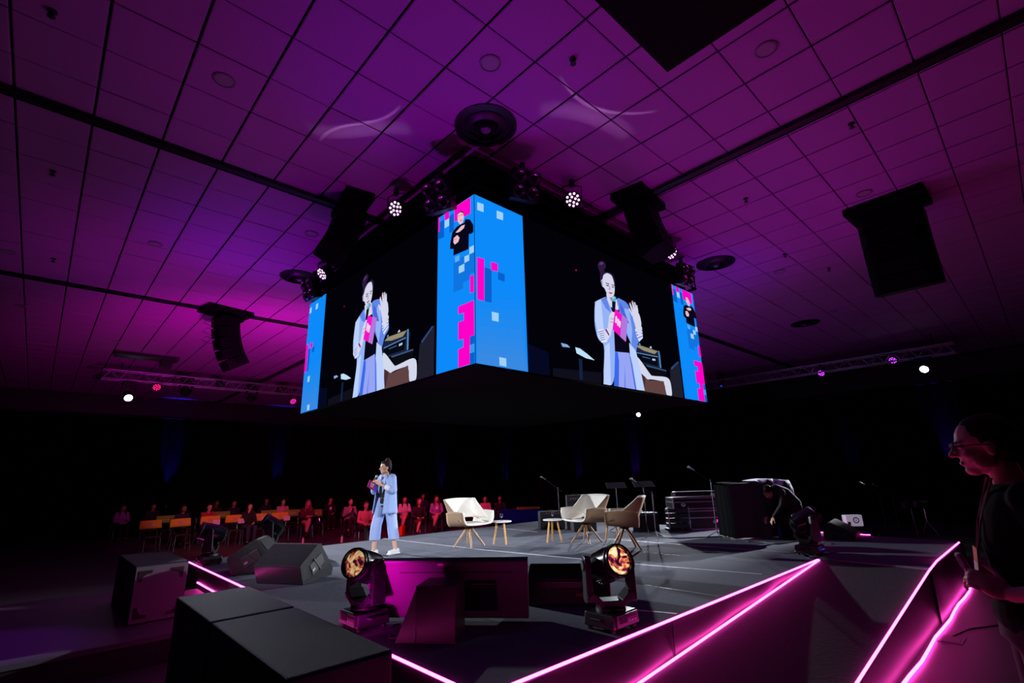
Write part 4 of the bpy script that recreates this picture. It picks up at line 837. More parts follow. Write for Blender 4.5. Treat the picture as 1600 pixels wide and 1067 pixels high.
# cables, small floor things near the band gear
def cab(pts, label, rr=.006, m='black'):
    r = empty('cable', pts[0], 0, label, 'cable'); pp = [V(q)-V(pts[0]) for q in pts]; out = []
    for i in range(len(pp)-1):
        for k in range(6): t = k/6; out.append(pp[i].lerp(pp[i+1], t)+V((.02*math.sin(i*2+k), .02*math.cos(i*3+k), 0)))
    out.append(pp[-1]); MB().tube(out, rr, 6).build('cable_run', M_[m], r, smooth=60)
g = lambda x, y: tuple(hit(x, y, 2, ZS+.008))
cab([g(1000, 836), g(1060, 841), g(1130, 838), g(1170, 846)], 'black cable along the floor in front of the flight cases', .012); cab([g(1180, 846), g(1215, 850), g(1265, 843), g(1300, 850)], 'black cable on the floor in front of the draped table', .012)
cab([g(598, 985), g(622, 974), g(612, 996), g(640, 1002)], 'looped cable on the floor beside the left moving head'); cab([g(1245, 862), g(1262, 872), g(1290, 866), g(1303, 860)], 'cable looped round the base of the right corner moving head')
p = hit(1172, 832, 2, ZS); r = empty('effects_box', (p.x-.3, p.y-.35, ZS), gr, 'small grey effects box on the floor before the draped table', 'box'); MB().box((0, 0, .04), (.26, .18, .08)).build('box_body', M_['dalu'], r, bevel=.005); MB().box((0, -.095, .04), (.2, .01, .03)).build('panel', M_['alu'], r)
p = hit(1118, 832, 2, ZS); r = empty('bottle', (p.x-.25, p.y-.3, ZS), 0, 'small blue bottle lying among cables before the cases', 'bottle'); MB().lathe([(.03, 0), (.033, .12), (.014, .16), (.014, .18), (.001, .18)], (0, 0, .034), roty(PI/2), 12).build('bottle_body', mat('blue_plastic', (20, 120, 210), .3), r, smooth=50)
p = hit(1205, 838, 2, ZS); r = empty('water_bottle', (p.x-.2, p.y-.25, ZS), 0, 'clear blue-capped water bottle standing before the draped table', 'bottle'); MB().lathe([(.032, 0), (.034, .16), (.014, .2), (.014, .22), (.001, .22)], n=14).build('bottle_body', mat('blue_tint_plastic', (40, 60, 150), .15), r, smooth=50); MB().lathe([(.016, .22), (.016, .235), (.001, .235)], n=12).build('cap', M_['blue'], r)
p = hit(1332, 813, 0, 12.6); r = empty('sign_box', p, gr, 'small white box with a dark symbol above the far right monitor', 'box')
MB().box((0, 0, 0), (.34, .14, .22)).build('box_body', mat('white_box', (225, 228, 235), .5, emit=(190, 190, 210), es=.35), r, bevel=.01)
MB().surf(lambda u, v: V((.03+(.045+.02*v)*math.cos(2*PI*u), -.073, .01+(.04+.02*v)*math.sin(2*PI*u))), 16, 1, cu=True).build('symbol', M_['black'], r); MB().box((-.12, -.072, -.05), (.06, .006, .06)).box((.03, -.073, .01), (.02, .004, .02)).build('symbol', M_['black'], r)
MB().tube([(0, 0, -.11), (0, 0, -p.z+.0)], .015).build('post', M_['black'], r)
for k, (px, py) in enumerate([(1432, 832), (1452, 830)]):
    p = hit(px, py, 2, .3); r = empty('percussion_stand', (p.x, p.y, .0), gr+k, ['left', 'right'][k]+' chrome percussion stand with small drums at the far right', 'drum')
    for a_ in range(3): MB().tube([(0, 0, .55), (.3*math.cos(a_*2.1), .3*math.sin(a_*2.1), .01)], .009, 6).build('leg', M_['chrome'], r)
    MB().tube([(0, 0, .5), (0, 0, .95)], .01).build('pole', M_['chrome'], r)
    for s_ in (-1, 1): MB().lathe([(.11, 0), (.11, .16), (.1, .165), (.001, .165)], (s_*.13, 0, .88), roty(.2*s_), 20).build('drum_shell', M_['dalu'], r, smooth=40)
r = empty('band_riser', (14.2, 3.3, 0), 0, 'low black platform under the microphone stands at far right', 'platform'); MB().box((0, 0, .15), (3.4, 4.6, .29)).build('platform_body', M_['black'], r, bevel=.01)

# ------------------------------------------------------------------ people
def hand(mb, wr, f, pn, th, curl=.5, s=1.0):
    """wr wrist, f finger direction, pn palm normal, th side on which the thumb sits, curl 0..1"""
    wr, f, pn = V(wr), V(f).normalized(), V(pn).normalized(); side = f.cross(pn).normalized()*th
    c = wr+f*.048*s
    mb.cap(wr-f*.01, wr+f*.07*s, .024*s, .030*s, 10, 0, .62) if False else None
    m = Matrix((side, pn, f)).transposed()
    mb.ell(c, (.040*s, .017*s, .052*s), m, 12)
    for k, (o, L) in enumerate(((.029, .070), (.0105, .080), (-.0085, .074), (-.027, .058))):
        p = wr+f*.088*s+side*o*s; a = curl*.35+.05*k*curl; d = (f*math.cos(a)+pn*math.sin(a))
        for j, (q, r0) in enumerate(((.46, .0092), (.30, .0082), (.24, .0072))):
            e = p+d*L*q*s; mb.cap(p, e, r0*s, (r0-.001)*s, 8); p = e; a += curl*.95; d = (f*math.cos(a)+pn*math.sin(a))
    p = wr+f*.03*s+side*.030*s; d = (f*.75+side*.62+pn*.35*curl).normalized()
    for j, (L, r0) in enumerate(((.036, .012), (.030, .0105), (.024, .009))):
        e = p+d*L*s; mb.cap(p, e, r0*s, (r0-.001)*s, 8); p = e; d = (d+f*.25*curl+pn*.35*curl-side*.22*curl).normalized()
def headparts(mb, hc, H):
    E = lambda c, d: mb.ell(V(hc)+H @ V(c), d, H, 16)
    E((-.012, 0, .030), (.097, .077, .088)); E((.018, 0, -.032), (.070, .062, .078)); E((.052, 0, -.092), (.030, .030, .022)); E((.066, 0, .022), (.024, .052, .012)); E((.03, 0, -.07), (.05, .045, .03))
    for s_ in (-1, 1): E((-.008, s_*.076, -.012), (.018, .009, .031)); E((.052, s_*.034, -.030), (.030, .024, .024)); E((.02, s_*.05, -.06), (.035, .014, .03))
    mb.cap(V(hc)+H @ V((.080, 0, .014)), V(hc)+H @ V((.107, 0, -.026)), .008, .0135, 10); E((.092, .011, -.030), (.010, .008, .008)); E((.092, -.011, -.030), (.010, .008, .008))
    E((.076, 0, -.056), (.013, .022, .009)); E((.075, 0, -.068), (.012, .020, .008))
def face(root, hc, H, iris=True, closed=False):
    hc = V(hc)
    for s_ in (-1, 1):
        e = MB().ell(hc+H @ V((.077, s_*.031, .001)), (.011, .0145, .0085), H, 12).build('eye', M_['eye'], root, smooth=60)
        MB().ell(hc+H @ V((.0865, s_*.031, .001)), (.003, .0062, .0066), H, 10).build('iris', M_['iris'], e)
        MB().cap(hc+H @ V((.088, s_*.014, .021)), hc+H @ V((.072, s_*.052, .023)), .0045, .003, 8).build('eyebrow', M_['hair'], root)
    MB().ell(hc+H @ V((.0855, 0, -.062)), (.006, .021, .0085), H, 12).build('lips', M_['lips'], root, smooth=60)
def hairdo(root, hc, H, style, m, vox=.011):
    mb = MB(); E = lambda c, d: mb.ell(V(hc)+H @ V(c), d, H, 16); P = lambda c: V(hc)+H @ V(c)
    E((-.026, 0, .040), (.097, .086, .090)); E((-.052, 0, -.005), (.068, .078, .080)); E((.020 if style != 'tied' else .0, 0, .083), (.058, .062, .038))
    if style in ('long', 'wavy'):
        for s_ in (-1, 1):
            mb.cap(P((-.02, s_*.07, .03)), P((.0, s_*.088, -.14)), .03, .034, 10); mb.cap(P((.0, s_*.088, -.14)), P((.03, s_*.10, -.27)), .036, .022, 10)
        mb.cap(P((-.07, 0, 0)), P((-.085, 0, -.24)), .07, .05, 12)
    if style == 'bob':
        for s_ in (-1, 1): mb.cap(P((-.02, s_*.07, .03)), P((.0, s_*.088, -.10)), .034, .030, 10)
        mb.cap(P((-.06, 0, 0)), P((-.07, 0, -.11)), .075, .06, 12)
    if style == 'bun': E((-.045, 0, .135), (.042, .042, .040)); E((-.02, .02, .155), (.02, .02, .02)); E((-.065, -.02, .16), (.022, .02, .02)); E((-.065, 0, .1), (.05, .05, .05)); mb.cap(P((-.07, .04, -.05)), P((-.085, .03, -.17)), .014, .010, 8)
    if style == 'tied': mb.cap(P((-.08, 0, .02)), P((-.125, 0, .01)), .05, .035, 12); mb.cap(P((-.125, 0, .01)), P((-.13, 0, -.14)), .034, .016, 10)
    return mb.build('hair', m, root, remesh=vox, rs=2)
def limb(mb, pts, rs, n=12):
    for i in range(len(pts)-1): mb.cap(pts[i], pts[i+1], rs[i], rs[i+1], n)
def torso_rings(pel, ch, sh, ang, g=0, wide=1.0, hip=1.0):
    pel, ch, sh = V(pel), V(ch), V(sh); L = lambda a, b, t: a.lerp(b, t); w = wide
    return [(pel-V((0, 0, .09)), .10*hip+g, .145*hip*w+g, ang), (pel, .115*hip+g, .165*hip*w+g, ang), (L(pel, ch, .5), .095+g, .135*w+g, ang), (ch, .105+g, .15*w+g, ang), (L(ch, sh, .6), .100+g, .165*w+g, ang), (sh, .075+g, .155*w+g, ang), (sh+V((0, 0, .035)), .05+g, .09*w+g, ang)]
def seated(root, cfg, vox=.016):
    """figure seated at the origin facing +x; soles on z = 0"""
    g = cfg.get; ln = g('lean', .02); k = g('size', 1.0); A = g('arms', 'lap'); yaw = g('look', 0)
    pel = V((0, 0, .55)); ch = V((.02+ln, 0, .80)); sh = V((.0+ln*1.8, 0, .985)); nk = V((.01+ln*2, 0, 1.03)); hc = V((.05+ln*2.6, 0, 1.185)); H = rotz(yaw) @ roty(g('nod', .05))
    b = MB(); b.loft(torso_rings(pel, ch, sh, 0, -.012), 16); b.cap(nk-V((0, 0, .05)), hc+H @ V((-.02, 0, -.05)), .054, .05, 12); headparts(b, hc, H)
    legs = []; cross = g('cross', False)
    for s_ in (-1, 1):
        hp = V((.03, s_*.09, .52)); kn = V((.44, s_*.11, .52)); an = V((.44, s_*.10, .09))
        if cross and s_ == 1: kn = V((.43, -.02, .62)); an = V((.60, -.16, .27))
        elif g('spread'): kn.y += s_*.1; an.y += s_*.12
        legs.append((hp, kn, an)); limb(b, [hp, kn, an], [.075, .052, .036]); td = V((1, 0, -.15 if not (cross and s_ == 1) else -.5)).normalized()
        b.cap(an+V((-.02, 0, -.045)), an+td*.15+V((0, 0, -.05)), .033, .026, 10)
    arms = []
    for s_ in (-1, 1):
        S0 = sh+V((0, s_*.17, -.01)); el = sh+V((.06, s_*.23, -.27)); wr = V((.30+ln, s_*.09, .655)); f = V((.7, -s_*.5, -.1)); pn = V((0, 0, -1))
        if A == 'phone': wr = V((.30+ln, s_*.06, .86)); f = V((.3, -s_*.4, .8)); pn = V((-.6, -s_*.5, .2))
        if A == 'chin' and s_ == -1: el = sh+V((.22, s_*.14, -.25)); wr = hc+V((.07, s_*.05, -.19)); f = V((-.1, -s_*.1, 1)); pn = V((-.3, .9, 0))
        if A == 'hold': wr = V((.32+ln, s_*.10, .74)); f = V((.8, -s_*.6, .1)); pn = V((0, -s_, -.2))
        if A == 'mug' and s_ == -1: el = sh+V((.16, s_*.2, -.2)); wr = V((.26, -.1, 1.02)); f = V((.1, .3, 1)); pn = V((-.6, .7, 0))
        arms.append((S0, el, wr)); limb(b, [S0, el, wr], [.044, .036, .025]); hand(b, wr, f, pn, s_ if A != 'phone' else -s_, .5)
    b.build('body', M_[g('skin', 'skin')], root, remesh=vox, rs=1)
    face(root, hc, H)
    hairdo(root, hc, H, g('hair', 'long'), M_[g('haircol', 'hair')], .014)
    t = MB(); t.loft(torso_rings(pel, ch, sh, 0, .012, g('wide', 1.0)), 18)
    for S0, el, wr in arms: limb(t, [S0, el, el.lerp(wr, g('sleeve', .85))], [.060, .049, .036])
    if g('scarf'): t.loft([(nk, .10, .11, 0), (nk+V((0, 0, .06)), .085, .09, 0)], 16)
    t.build('top', cfg['top'], root, remesh=.018, rs=2)
    if g('vneck'): MB().ell(sh+V((.055, 0, -.06)), (.04, .05, .09)).build('shirt', g('vneck'), root, smooth=60)
    q = MB(); q.loft([(pel-V((0, 0, .10)), .135, .17, 0), (pel-V((0, 0, .02)), .14, .175, 0), (pel+V((0, 0, .06)), .115, .155, 0)], 16); e = g('hem', .92)
    for hp, kn, an in legs: limb(q, [hp, kn, kn.lerp(an, e)], [.092, .068, .054])
    q.build('trousers' if e > .4 else 'skirt', cfg['legs'], root, remesh=.018, rs=2)
    for i, (hp, kn, an) in enumerate(legs):
        td = V((1, 0, -.15 if not (cross and i == 1) else -.5)).normalized()
        MB().cap(an+V((-.035, 0, -.045)), an+td*.17+V((0, 0, -.052)), .040, .030, 10, 0, 1).build('shoe', cfg.get('shoes', M_['bt']), root, smooth=60)
    if g('badge'): MB().box((.14+ln*1.4, 0, .86), (.008, .09, .12), roty(-.1)).build('badge', M_['whitecard'], root)
    return root
def aud_chair(loc, rz, label, cover=None, group='black audience chairs'):
    r = empty('audience_chair', loc, rz, label, 'chair', group)       # faces +x
    MB().box((0, 0, .445), (.44, .44, .045)).build('seat', M_['plastic'], r, bevel=.015)
    MB().surf(lambda u, v: V((-.22-.05*v-.03*math.cos((u-.5)*PI), (u-.5)*.44, .60+.26*v)), 10, 4).build('backrest', M_['plastic'], r, smooth=60, solid=(.02, 0))
    for sx in (-1, 1):
        for sy in (-1, 1): MB().tube([(sx*.17, sy*.20, .42), (sx*.21, sy*.22, 0)], .011, 8).build('leg', M_['chrome'], r, smooth=60)
    for sy in (-1, 1): MB().tube([(-.19, sy*.21, .42), (-.245, sy*.215, .62)], .011, 8).build('back_post', M_['chrome'], r)
    if cover:
        c = MB().surf(lambda u, v: V((-.20-.05*v-.03*math.cos((u-.5)*PI)+.02, (u-.5)*.56*(1+.06*(1-v)), .68+.24*v)), 10, 4).build('backrest_cover', cover, r, smooth=60, solid=(.055, 0))
        MB().box((-.205, 0, .79), (.006, .26, .05), roty(-.19)).build('reserved_label', mat('label_plate', (150, 40, 110), .6), c); MB().box((-.2005, 0, .79), (.005, .20, .016), roty(-.19)).build('label_line', M_['whitecard'], c)
    return r
def stagedir(p): return math.atan2(7.0-p.y, 6.6-p.x)
# empty reserved chairs, first and second row of the left block
cs = [(240, 818, 'y', 'leftmost empty chair with orange-yellow backrest cover'), (287, 815, 'y', 'second empty yellow-covered chair from the left'), (332, 811, 'y', 'third empty yellow-covered chair, behind the left moving head'),
      (371, 809, 'y', 'fourth empty yellow-covered chair from the left'), (407, 807, 'y', 'fifth empty yellow-covered chair, behind the low left monitor'), (442, 805, 'y', 'rightmost empty yellow-covered chair'),
      (263, 810, 'g', 'green-covered chair glimpsed between the two leftmost yellow ones'), (350, 803, 'g', 'green-covered chair in the second row, left'), (424, 801, 'g', 'green-covered chair in the second row, middle'), (462, 800, 'g', 'green-covered chair in the second row beside the seated woman'), (496, 800, 'g', 'green-covered chair in the second row, rightmost')]
for px, py, k, lb in cs:
    p = hit(px, py, 2, .84 if k == 'y' else .84); aud_chair((p.x, p.y+.1, 0), -PI/2+(.12 if px < 300 else -.05), lb, M_['yellow' if k == 'y' else 'green'], 'covered reserved chairs')
for k, (x, y) in enumerate([(371, 809), (407, 807), (332, 811), (442, 805)]):
    p = hit(x, y, 2, .84); MB_ = MB().box((.10, -.155, .74), (.21, .006, .15)).build('paper_sheet', M_['paper'], None); MB_.location = (p.x, p.y+.02, 0)
    tag(MB_, 'pink-white paper hung on the '+['fourth', 'fifth', 'third', 'rightmost'][k]+' yellow-covered chair', 'paper')
PKc, LIL, NVY, DRK, WHT, RED, GRY = cloth('pink_shirt', (226, 150, 170)), cloth('lilac_shirt', (170, 120, 190)), cloth('navy_jacket', (34, 36, 60)), cloth('dark_jacket', (36, 30, 34)), cloth('white_shirt', (225, 215, 222)), cloth('red_top', (170, 60, 70)), cloth('grey_cardigan', (150, 130, 140))
BEI, PNK2, JEAN, BLKT, MAR = cloth('beige_trousers', (214, 168, 150)), cloth('rose_trousers', (226, 140, 150)), cloth('jeans', (50, 56, 90)), cloth('black_trousers', (22, 20, 24)), cloth('maroon_coat', (90, 30, 40))
people = [  # px, py of the head centre, height plane, config, label
 (192, 793, dict(top=LIL, legs=BLKT, hair='long'), 'seated woman in a purple top at the far left end of the audience'),
 (239, 791, dict(top=DRK, legs=BLKT, hair='short', skin='skin2'), 'seated person in dark clothes above the leftmost yellow chair'),
 (286, 794, dict(top=NVY, legs=BLKT, hair='short', skin='skin3'), 'barely lit seated person above the second yellow chair'),
 (324, 793, dict(top=RED, legs=JEAN, hair='short', lean=.06, arms='chin'), 'red-lit person in a reddish top leaning forward'),
 (338, 786, dict(top=DRK, legs=BLKT, hair='bob', skin='skin3'), 'dim person right behind the leaning red-lit one'),
 (365, 786, dict(top=NVY, legs=BLKT, hair='short', skin='skin2'), 'dim man above the fourth yellow chair'),
 (389, 791, dict(top=DRK, legs=JEAN, hair='long', arms='chin'), 'seated woman resting her face on her hand'),
 (416, 782, dict(top=NVY, legs=BLKT, hair='short', vneck=WHT, skin='skin2'), 'man in a dark suit jacket and pale shirt in the audience'),
 (442, 784, dict(top=PKc, legs=JEAN, hair='tied', wide=1.1), 'woman in a pale pink shirt with tied hair'),
 (481, 786, dict(top=MAR, legs=BEI, hair='wavy', haircol='hairl', cross=True, vneck=PKc, arms='hold'), 'woman in a dark coat and pale trousers with crossed legs'),
 (516, 781, dict(top=DRK, legs=BLKT, hair='long', vneck=WHT, arms='mug', badge=True), 'woman in black with a white shirt raising a hand to her chin'),
 (547, 784, dict(top=GRY, legs=BLKT, hair='tied', arms='phone', cross=True, wide=1.12), 'woman in a pale cardigan holding up a phone'),
 (571, 789, dict(top=PNK2, legs=BLKT, hair='short', haircol='hairb'), 'person in a rose top just left of the presenter'),
 (632, 780, dict(top=WHT, legs=BEI, hair='wavy', cross=True, arms='hold'), 'woman in beige trousers next to the orange paper bag'),
 (655, 783, dict(top=DRK, legs=MAR, hair='bob', haircol='hairb', cross=True, hem=.2, vneck=WHT), 'woman in a dark jacket and skirt with a badge, right of the beige trousers'),
 (661, 775, dict(top=NVY, legs=BLKT, hair='short', skin='skin2'), 'person half hidden behind the woman in the dark jacket'),
 (682, 779, dict(top=LIL, legs=BEI, hair='long', haircol='hairb', cross=True, badge=True), 'woman in a lilac shirt and pale trousers beside the left armchair'),
 (758, 779, dict(top=PKc, legs=JEAN, hair='bob', haircol='hairb'), 'woman in a pink blouse seen behind the left armchair'),
 (781, 778, dict(top=DRK, legs=BLKT, hair='short', vneck=WHT, skin='skin2'), 'man in dark clothes at the left end of the blue counter')]
for px, py, cfg, lb in people:
    p = hit(px, py, 2, 1.165 if px == 324 else 1.19 if px < 700 else 1.12); a = stagedir(p); r = empty('person', (p.x, p.y, 0), a, lb, 'person', 'seated audience')
    seated(r, cfg); r.scale = (.94,)*3 if px > 700 else (1, 1, 1); sc = .98+.04*random.random()
    aud_chair((p.x-.06*math.cos(a), p.y-.06*math.sin(a), 0), a, 'black chair under the '+' '.join(lb.replace('seated ', '').replace('barely lit ', '').replace(' half hidden', '').split()[:11]))
p = hit(548, 792, 2, 1.0); d = V((6.6-p.x, 7-p.y, 0)).normalized(); tag(MB().box((0, 0, 0), (.075, .012, .15), math.atan2(d.y, d.x)+PI/2).build('phone', M_['plastic'], None, bevel=.004), 'phone held up by the woman in the pale cardigan', 'phone').location = hit(547, 784, 2, 1.19)+d*.44-V((0, 0, .27))
p = hit(628, 836, 2, 0); r = empty('gift_bag', p, .6, 'bright orange paper bag on the floor behind the presenter', 'bag')
MB().box((0, 0, .15), (.24, .12, .30), None, 0, (1.05, 1.1)).build('bag_body', mat('orange_bag', (255, 84, 20), .6, emit=(200, 40, 8), es=.0), r, bevel=.004)
for s_ in (-1, 1): MB().tube([(-.06, s_*.05, .30), (-.04, s_*.05, .39), (.04, s_*.05, .39), (.06, s_*.05, .30)], .004, 6).build('handle', M_['orange'], r)
for px, py, lb in [(473, 850, 'small bottle on the floor by the legs of the coat woman'), (534, 847, 'small bottle under the chair of the phone woman'), (656, 836, 'small bottle on the floor beside the dark skirt woman')]:
    p = hit(px, py, 2, 0); r = empty('bottle', p, 0, lb, 'bottle', 'small bottles on the hall floor'); MB().lathe([(.033, 0), (.035, .15), (.014, .19), (.014, .21), (.001, .21)], n=14).build('bottle_body', M_['whitecard'], r, smooth=50); MB().lathe([(.016, .205), (.016, .225), (.001, .225)], n=12).build('cap', M_['blue'], r)

# presenter -----------------------------------------------------------
pb = V((4.80, 8.62, ZS)); r = empty('person', pb, R(188), 'presenter in a light blue suit with white shoes speaking into a microphone', 'person')
pel, ch, sh = V((-.01, 0, .90)), V((0, 0, 1.14)), V((-.015, 0, 1.335)); hc = V((.035, 0, 1.515)); H = rotz(-.22) @ roty(.02)
b = MB(); b.loft(torso_rings(pel, ch, sh, 0, -.012), 20); b.cap(V((-.01, 0, 1.30)), hc+H @ V((-.02, 0, -.06)), .050, .046, 14); headparts(b, hc, H)
LG = []
for s_, ax in ((1, -.16), (-1, .13)):
    hp = V((-.01+ax*.15, s_*.085, .86)); kn = V((ax*.7+.02, s_*.105, .48)); an = V((ax, s_*.12, .085)); LG.append((hp, kn, an)); limb(b, [hp, kn, an], [.078, .052, .036], 14)
    b.cap(an+V((-.03, 0, -.045)), an+V((.13, s_*.02, -.055)), .034, .026)
eL, wL = V((.04, .27, 1.10)), V((.20, .14, 1.20)); eR, wR = V((.10, -.22, 1.09)), V((.22, -.09, 1.21))
SL, SR = sh+V((0, .165, -.01)), sh+V((0, -.165, -.01))
limb(b, [SL, eL, wL], [.045, .037, .025], 14); limb(b, [SR, eR, wR], [.045, .037, .025], 14)
hand(b, wL, (.45, -.75, .45), (-.5, -.3, .2), -1, .28, 1.0); hand(b, wR, (.30, .55, .55), (.3, .5, -.6), 1, .9, 1.0)
b.build('body', M_['skin'], r, remesh=.0065, rs=1); face(r, hc, H); hairdo(r, hc, H, 'bun', M_['hair'], .008)
t = MB(); t.loft(torso_rings(pel, ch, sh, 0, .004), 20); t.build('black_top', M_['bt'], r, remesh=.012, rs=2)
for s_, (hp, kn, an) in zip((1, -1), LG):
    q = MB(); lo = kn.lerp(an, .60)
    q.loft([(lo, .100, .088, 0), (kn.lerp(lo, .4), .100, .090, 0), (kn, .098, .090, 0), (hp.lerp(kn, .4), .105, .095, 0), (hp+V((0, -s_*.01, .02)), .112, .090, 0), (V((-.01, s_*.05, .98)), .105, .105, 0)], 24)
    q.loft([(V((-.01, 0, .84)), .115, .165, 0), (V((-.01, 0, .98)), .11, .15, 0)], 24) if s_ == 1 else None
    if s_ == 1: Q = q
    else: Q.add(q.v, q.f)
Q.build('trousers', M_['trouser'], r, remesh=.011, rs=2)
def jk(u, v):      # open long blazer, u round the body from left front edge to right front edge, v hem to shoulder
    a = R(38)+u*R(284); z = .70+.67*v; t = v
    rx = .185-.055*t+(-.05*max(0, (t-.85)/.15)); ry = .235-.035*t+(-.05*max(0, (t-.88)/.12))
    fold = .010*(1-t)*math.sin(a*7+1); c = math.cos(a); s_ = math.sin(a)
    fl = .05*(1-t)*max(0, c)
    return V((c*(rx+fold)-.015+fl, s_*(ry+fold), z-.02*abs(s_)*(t > .95)))
J = MB().surf(jk, 48, 16).build('blazer', M_['blazer'], r, smooth=80, solid=(.012, 0))
sl = MB(); limb(sl, [SL+V((-.005, -.02, .0)), eL, eL.lerp(wL, .42)], [.078, .066, .055], 16); limb(sl, [SR+V((-.005, .02, .0)), eR, eR.lerp(wR, .42)], [.078, .066, .055], 16)
sl.loft([(sh+V((-.01, 0, -.10)), .135, .20, 0), (sh+V((-.01, 0, -.02)), .115, .185, 0), (sh+V((-.015, 0, .03)), .08, .12, 0)], 20)
sl.build('sleeves', M_['blazer'], r, remesh=.012, rs=3)
for e_, w_ in ((eL, wL), (eR, wR)): cu = MB(); limb(cu, [e_.lerp(w_, .40), e_.lerp(w_, .58)], [.056, .052]); cu.build('rolled_cuff', M_['cuff'], r, smooth=60)
for s_ in (-1, 1): MB().add([V((.115, s_*.05, 1.05)), V((.11, s_*.13, 1.22)), V((.06, s_*.12, 1.37)), V((.07, s_*.045, 1.37)), V((.118, s_*.04, 1.18))], [(0, 1, 2, 3, 4)]).build('lapel', M_['blazer'], r, solid=(.014, 0))
for s_, (hp, kn, an) in zip((1, -1), LG):
    sh_ = MB(); sh_.cap(an+V((-.045, 0, -.035)), an+V((.14, s_*.025, -.048)), .044, .034, 14); sh_.box(an+V((.045, s_*.012, -.075)), (.27, .085, .02), s_*.13)
    sh_.build('shoe', M_['shoe'], r, remesh=.007, rs=2)
MB().box(V((.10, .08, 1.15)), (.03, .006, .03)).build('brooch', M_['black'], r)
RM = Matrix.Translation(pb) @ Matrix.Rotation(R(188), 4, 'Z')
hr = RM @ (wR+V((.045, .045, .05)))
mic = empty('microphone', hr, R(188), 'black handheld microphone held by the presenter', 'microphone'); dv = V((-.10, .10, .20)).normalized()
MB().tube([-dv*.09, dv*.09], [.010, .015], 12).build('handle', M_['plastic'], mic, smooth=50); MB().ell(dv*.115, (.026, .026, .030), None, 14).build('grille_head', M_['alu'], mic, smooth=60)
cdp = RM @ (wR+V((.085, .10, -.02)))
card = empty('cue_card', cdp, R(188)+.05, 'pink and blue cue card held under the microphone', 'card'); cm = rotx(.25) @ roty(-.55)
MB().box((0, 0, 0), (.21, .005, .145), cm).build('card_sheet', M_['pinkcard'], card); MB().box(cm @ V((-.075, .004, 0)), (.06, .004, .144), cm).build('blue_band', M_['bluecard'], card)
mb = MB()
for k in range(3): mb.box(cm @ V((.02, .0045, .03-.028*k)), (.075-.01*k, .003, .016), cm)
mb.build('white_print', M_['whitecard'], card)

# crouching technician by the draped table --------------------------------
p = hit(1196, 836, 2, ZS); r = empty('person', (p.x-.28, p.y-.62, ZS), R(150), 'dark-clothed person bending over in front of the draped instrument', 'person')
b = MB(); pel, ch, sh, hc = V((-.12, 0, .62)), V((.05, 0, .80)), V((.22, 0, .88)), V((.40, 0, .86)); H = roty(.9)
b.cap(pel, ch, .12, .12, 14); b.cap(ch, sh, .12, .10, 14); b.cap(sh, hc+V((-.05, 0, .0)), .055, .05, 12); headparts(b, hc, H)
t = MB(); t.cap(pel, ch, .15, .145, 16); t.cap(ch, sh, .145, .125, 16); q = MB()
for s_ in (-1, 1):
    hp = pel+V((0, s_*.09, -.05)); kn = V((.16, s_*.12, .40)); an = V((-.02, s_*.12, .08)); limb(b, [hp, kn, an], [.07, .05, .034]); limb(q, [hp, kn, an], [.09, .066, .05]); b.cap(an+V((-.02, 0, -.04)), an+V((.13, 0, -.05)), .03, .025)
    S0 = sh+V((0, s_*.16, -.02)); el = V((.30, s_*.18, .62)); wr = V((.44, s_*.10, .42)); limb(b, [S0, el, wr], [.043, .035, .025]); limb(t, [S0, el, wr], [.056, .046, .034]); hand(b, wr, (.5, -s_*.2, -.8), (-.6, 0, -.4), s_, .5)
    MB().cap(an+V((-.03, 0, -.04)), an+V((.15, 0, -.048)), .038, .03, 10).build('shoe', M_['bt'], r, smooth=60)
b.build('body', M_['skin2'], r, remesh=.012, rs=1); t.build('top', DRK, r, remesh=.016, rs=2); q.build('trousers', BLKT, r, remesh=.016, rs=2); hairdo(r, hc, H, 'short', M_['hair'], .012); face(r, hc, H)

# crew woman at the right edge -------------------------------------------
cx, cy = 2.82, .165; HG = .475
r = empty('platform', (cx+.15, cy-.05, 0), 0, 'black riser the woman at the right edge stands on', 'platform'); MB().box((0, 0, HG/2), (1.2, 1.0, HG)).build('platform_body', M_['black'], r, bevel=.01)
r = empty('person', (cx, cy, HG), R(102), 'woman with glasses and a lanyard watching from the right edge', 'person')
pel, ch, sh = V((0, 0, .92)), V((-.01, 0, 1.15)), V((-.03, 0, 1.33)); hc = V((.03, 0, 1.515)); H = roty(.06)
b = MB(); b.loft(torso_rings(pel, ch, sh, 0, -.01, 1.05), 20); b.cap(V((-.03, 0, 1.30)), hc+H @ V((-.03, 0, -.06)), .054, .050, 16); headparts(b, hc, H)
t = MB(); t.loft(torso_rings(pel+V((0, 0, -.02)), ch, sh, 0, .018, 1.08), 20); q = MB()
q.loft([(V((0, 0, .80)), .13, .18, 0), (V((0, 0, .98)), .12, .165, 0)], 20)
for s_ in (-1, 1):
    hp = V((0, s_*.09, .86)); kn = V((.02, s_*.10, .48)); an = V((0, s_*.11, .085)); limb(b, [hp, kn, an], [.08, .055, .037]); limb(q, [hp, kn, an], [.10, .075, .06]); b.cap(an+V((-.03, 0, -.045)), an+V((.13, s_*.02, -.055)), .034, .026)
    MB().cap(an+V((-.045, 0, -.04)), an+V((.15, s_*.02, -.05)), .042, .033, 12).build('shoe', M_['bt'], r, smooth=60)
SL, SR = sh+V((0, .175, -.015)), sh+V((0, -.175, -.015)); eL, wL = V((-.10, .25, 1.02)), V((.08, .13, .98)); eR, wR = V((-.10, -.25, 1.02)), V((.08, -.09, .97))
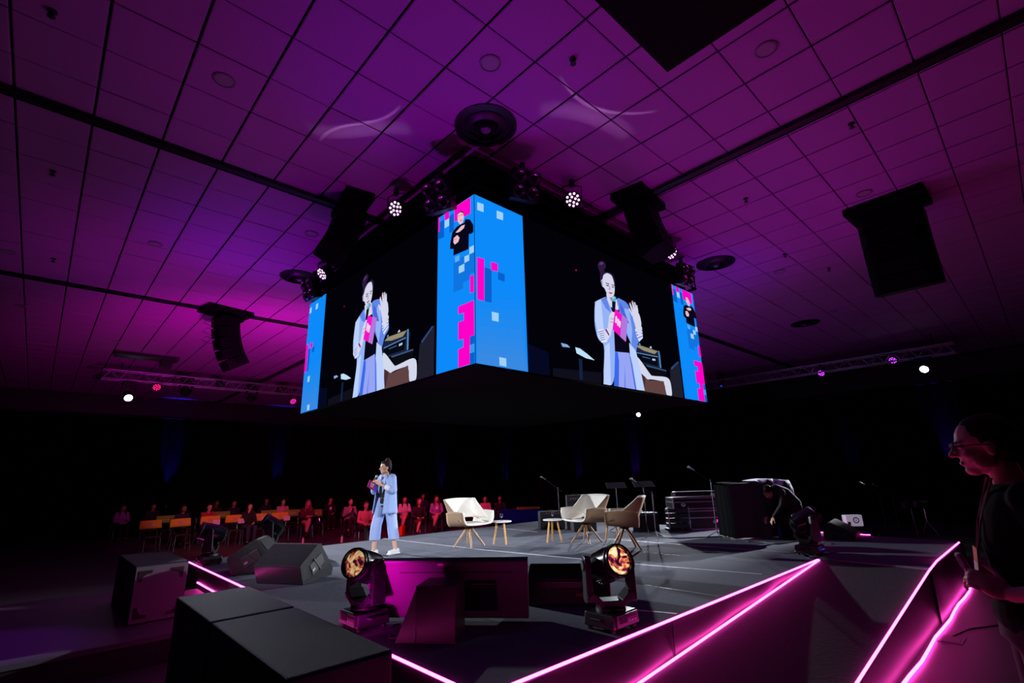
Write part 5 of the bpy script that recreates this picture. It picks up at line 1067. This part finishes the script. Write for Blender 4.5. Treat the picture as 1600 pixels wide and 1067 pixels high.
for S0, e_, w_, s_ in ((SL, eL, wL, 1), (SR, eR, wR, -1)):
    limb(b, [S0, e_, w_], [.047, .038, .026], 14); limb(t, [S0, S0.lerp(e_, .75)], [.066, .060], 14)
hand(b, wL, (.8, -.25, .35), (-.15, -.8, -.3), -1, .75); hand(b, wR, (.8, .35, .25), (-.1, .7, -.4), 1, .75)
b.build('body', M_['skin'], r, remesh=.0055, rs=1); face(r, hc, H); hairdo(r, hc, H, 'tied', M_['hair'], .008)
t.build('polo_shirt', mat('black_cotton', (9, 9, 12), .9, spec=.1), r, remesh=.012, rs=2); q.build('trousers', M_['bt'], r, remesh=.014, rs=2)
gl = MB(); 
for s_ in (-1, 1):
    c = hc+H @ V((.100, s_*.033, .0))
    gl.tube([c+H @ V((0, .024*math.cos(a*PI/8), .019*math.sin(a*PI/8))) for a in range(17)], .0022, 6)
    gl.tube([hc+H @ V((.098, s_*.057, .004)), hc+H @ V((.04, s_*.080, .006)), hc+H @ V((-.01, s_*.083, .0))], .0024, 6)
gl.tube([hc+H @ V((.101, -.01, .004)), hc+H @ V((.104, 0, .007)), hc+H @ V((.101, .01, .004))], .002, 6)
gls = gl.build('glasses', M_['black'], r); MB().tube([V((.04, .055, 1.39)), V((.105, .03, 1.22)), V((.13, .012, 1.12))], .004, 6).tube([V((.04, -.055, 1.39)), V((.105, -.03, 1.22)), V((.13, -.012, 1.12))], .004, 6).build('lanyard', cloth('lanyard_band', (150, 60, 90)), r)
bd = MB().box((.145, 0, 1.05), (.006, .10, .15), roty(-.12)).build('badge', mat('badge_orange', (240, 120, 40), .4), r, label='orange and white name badge'); MB().box((.1485, 0, 1.035), (.004, .098, .07), roty(-.12)).build('badge_field', M_['whitecard'], bd)
RM = Matrix.Translation((cx, cy, HG)) @ Matrix.Rotation(R(102), 4, 'Z'); q_ = RM @ V((.185, .03, 1.06))
r = empty('handheld_device', q_, R(102), 'small pale phone-like device held in both hands by the woman at the right edge', 'radio')
MB().box((0, 0, 0), (.022, .06, .09), roty(.3)).build('casing', mat('pale_plastic', (190, 190, 196), .4), r, bevel=.008); MB().box((.014, 0, .01), (.006, .045, .05), roty(.3)).build('display', M_['black'], r)
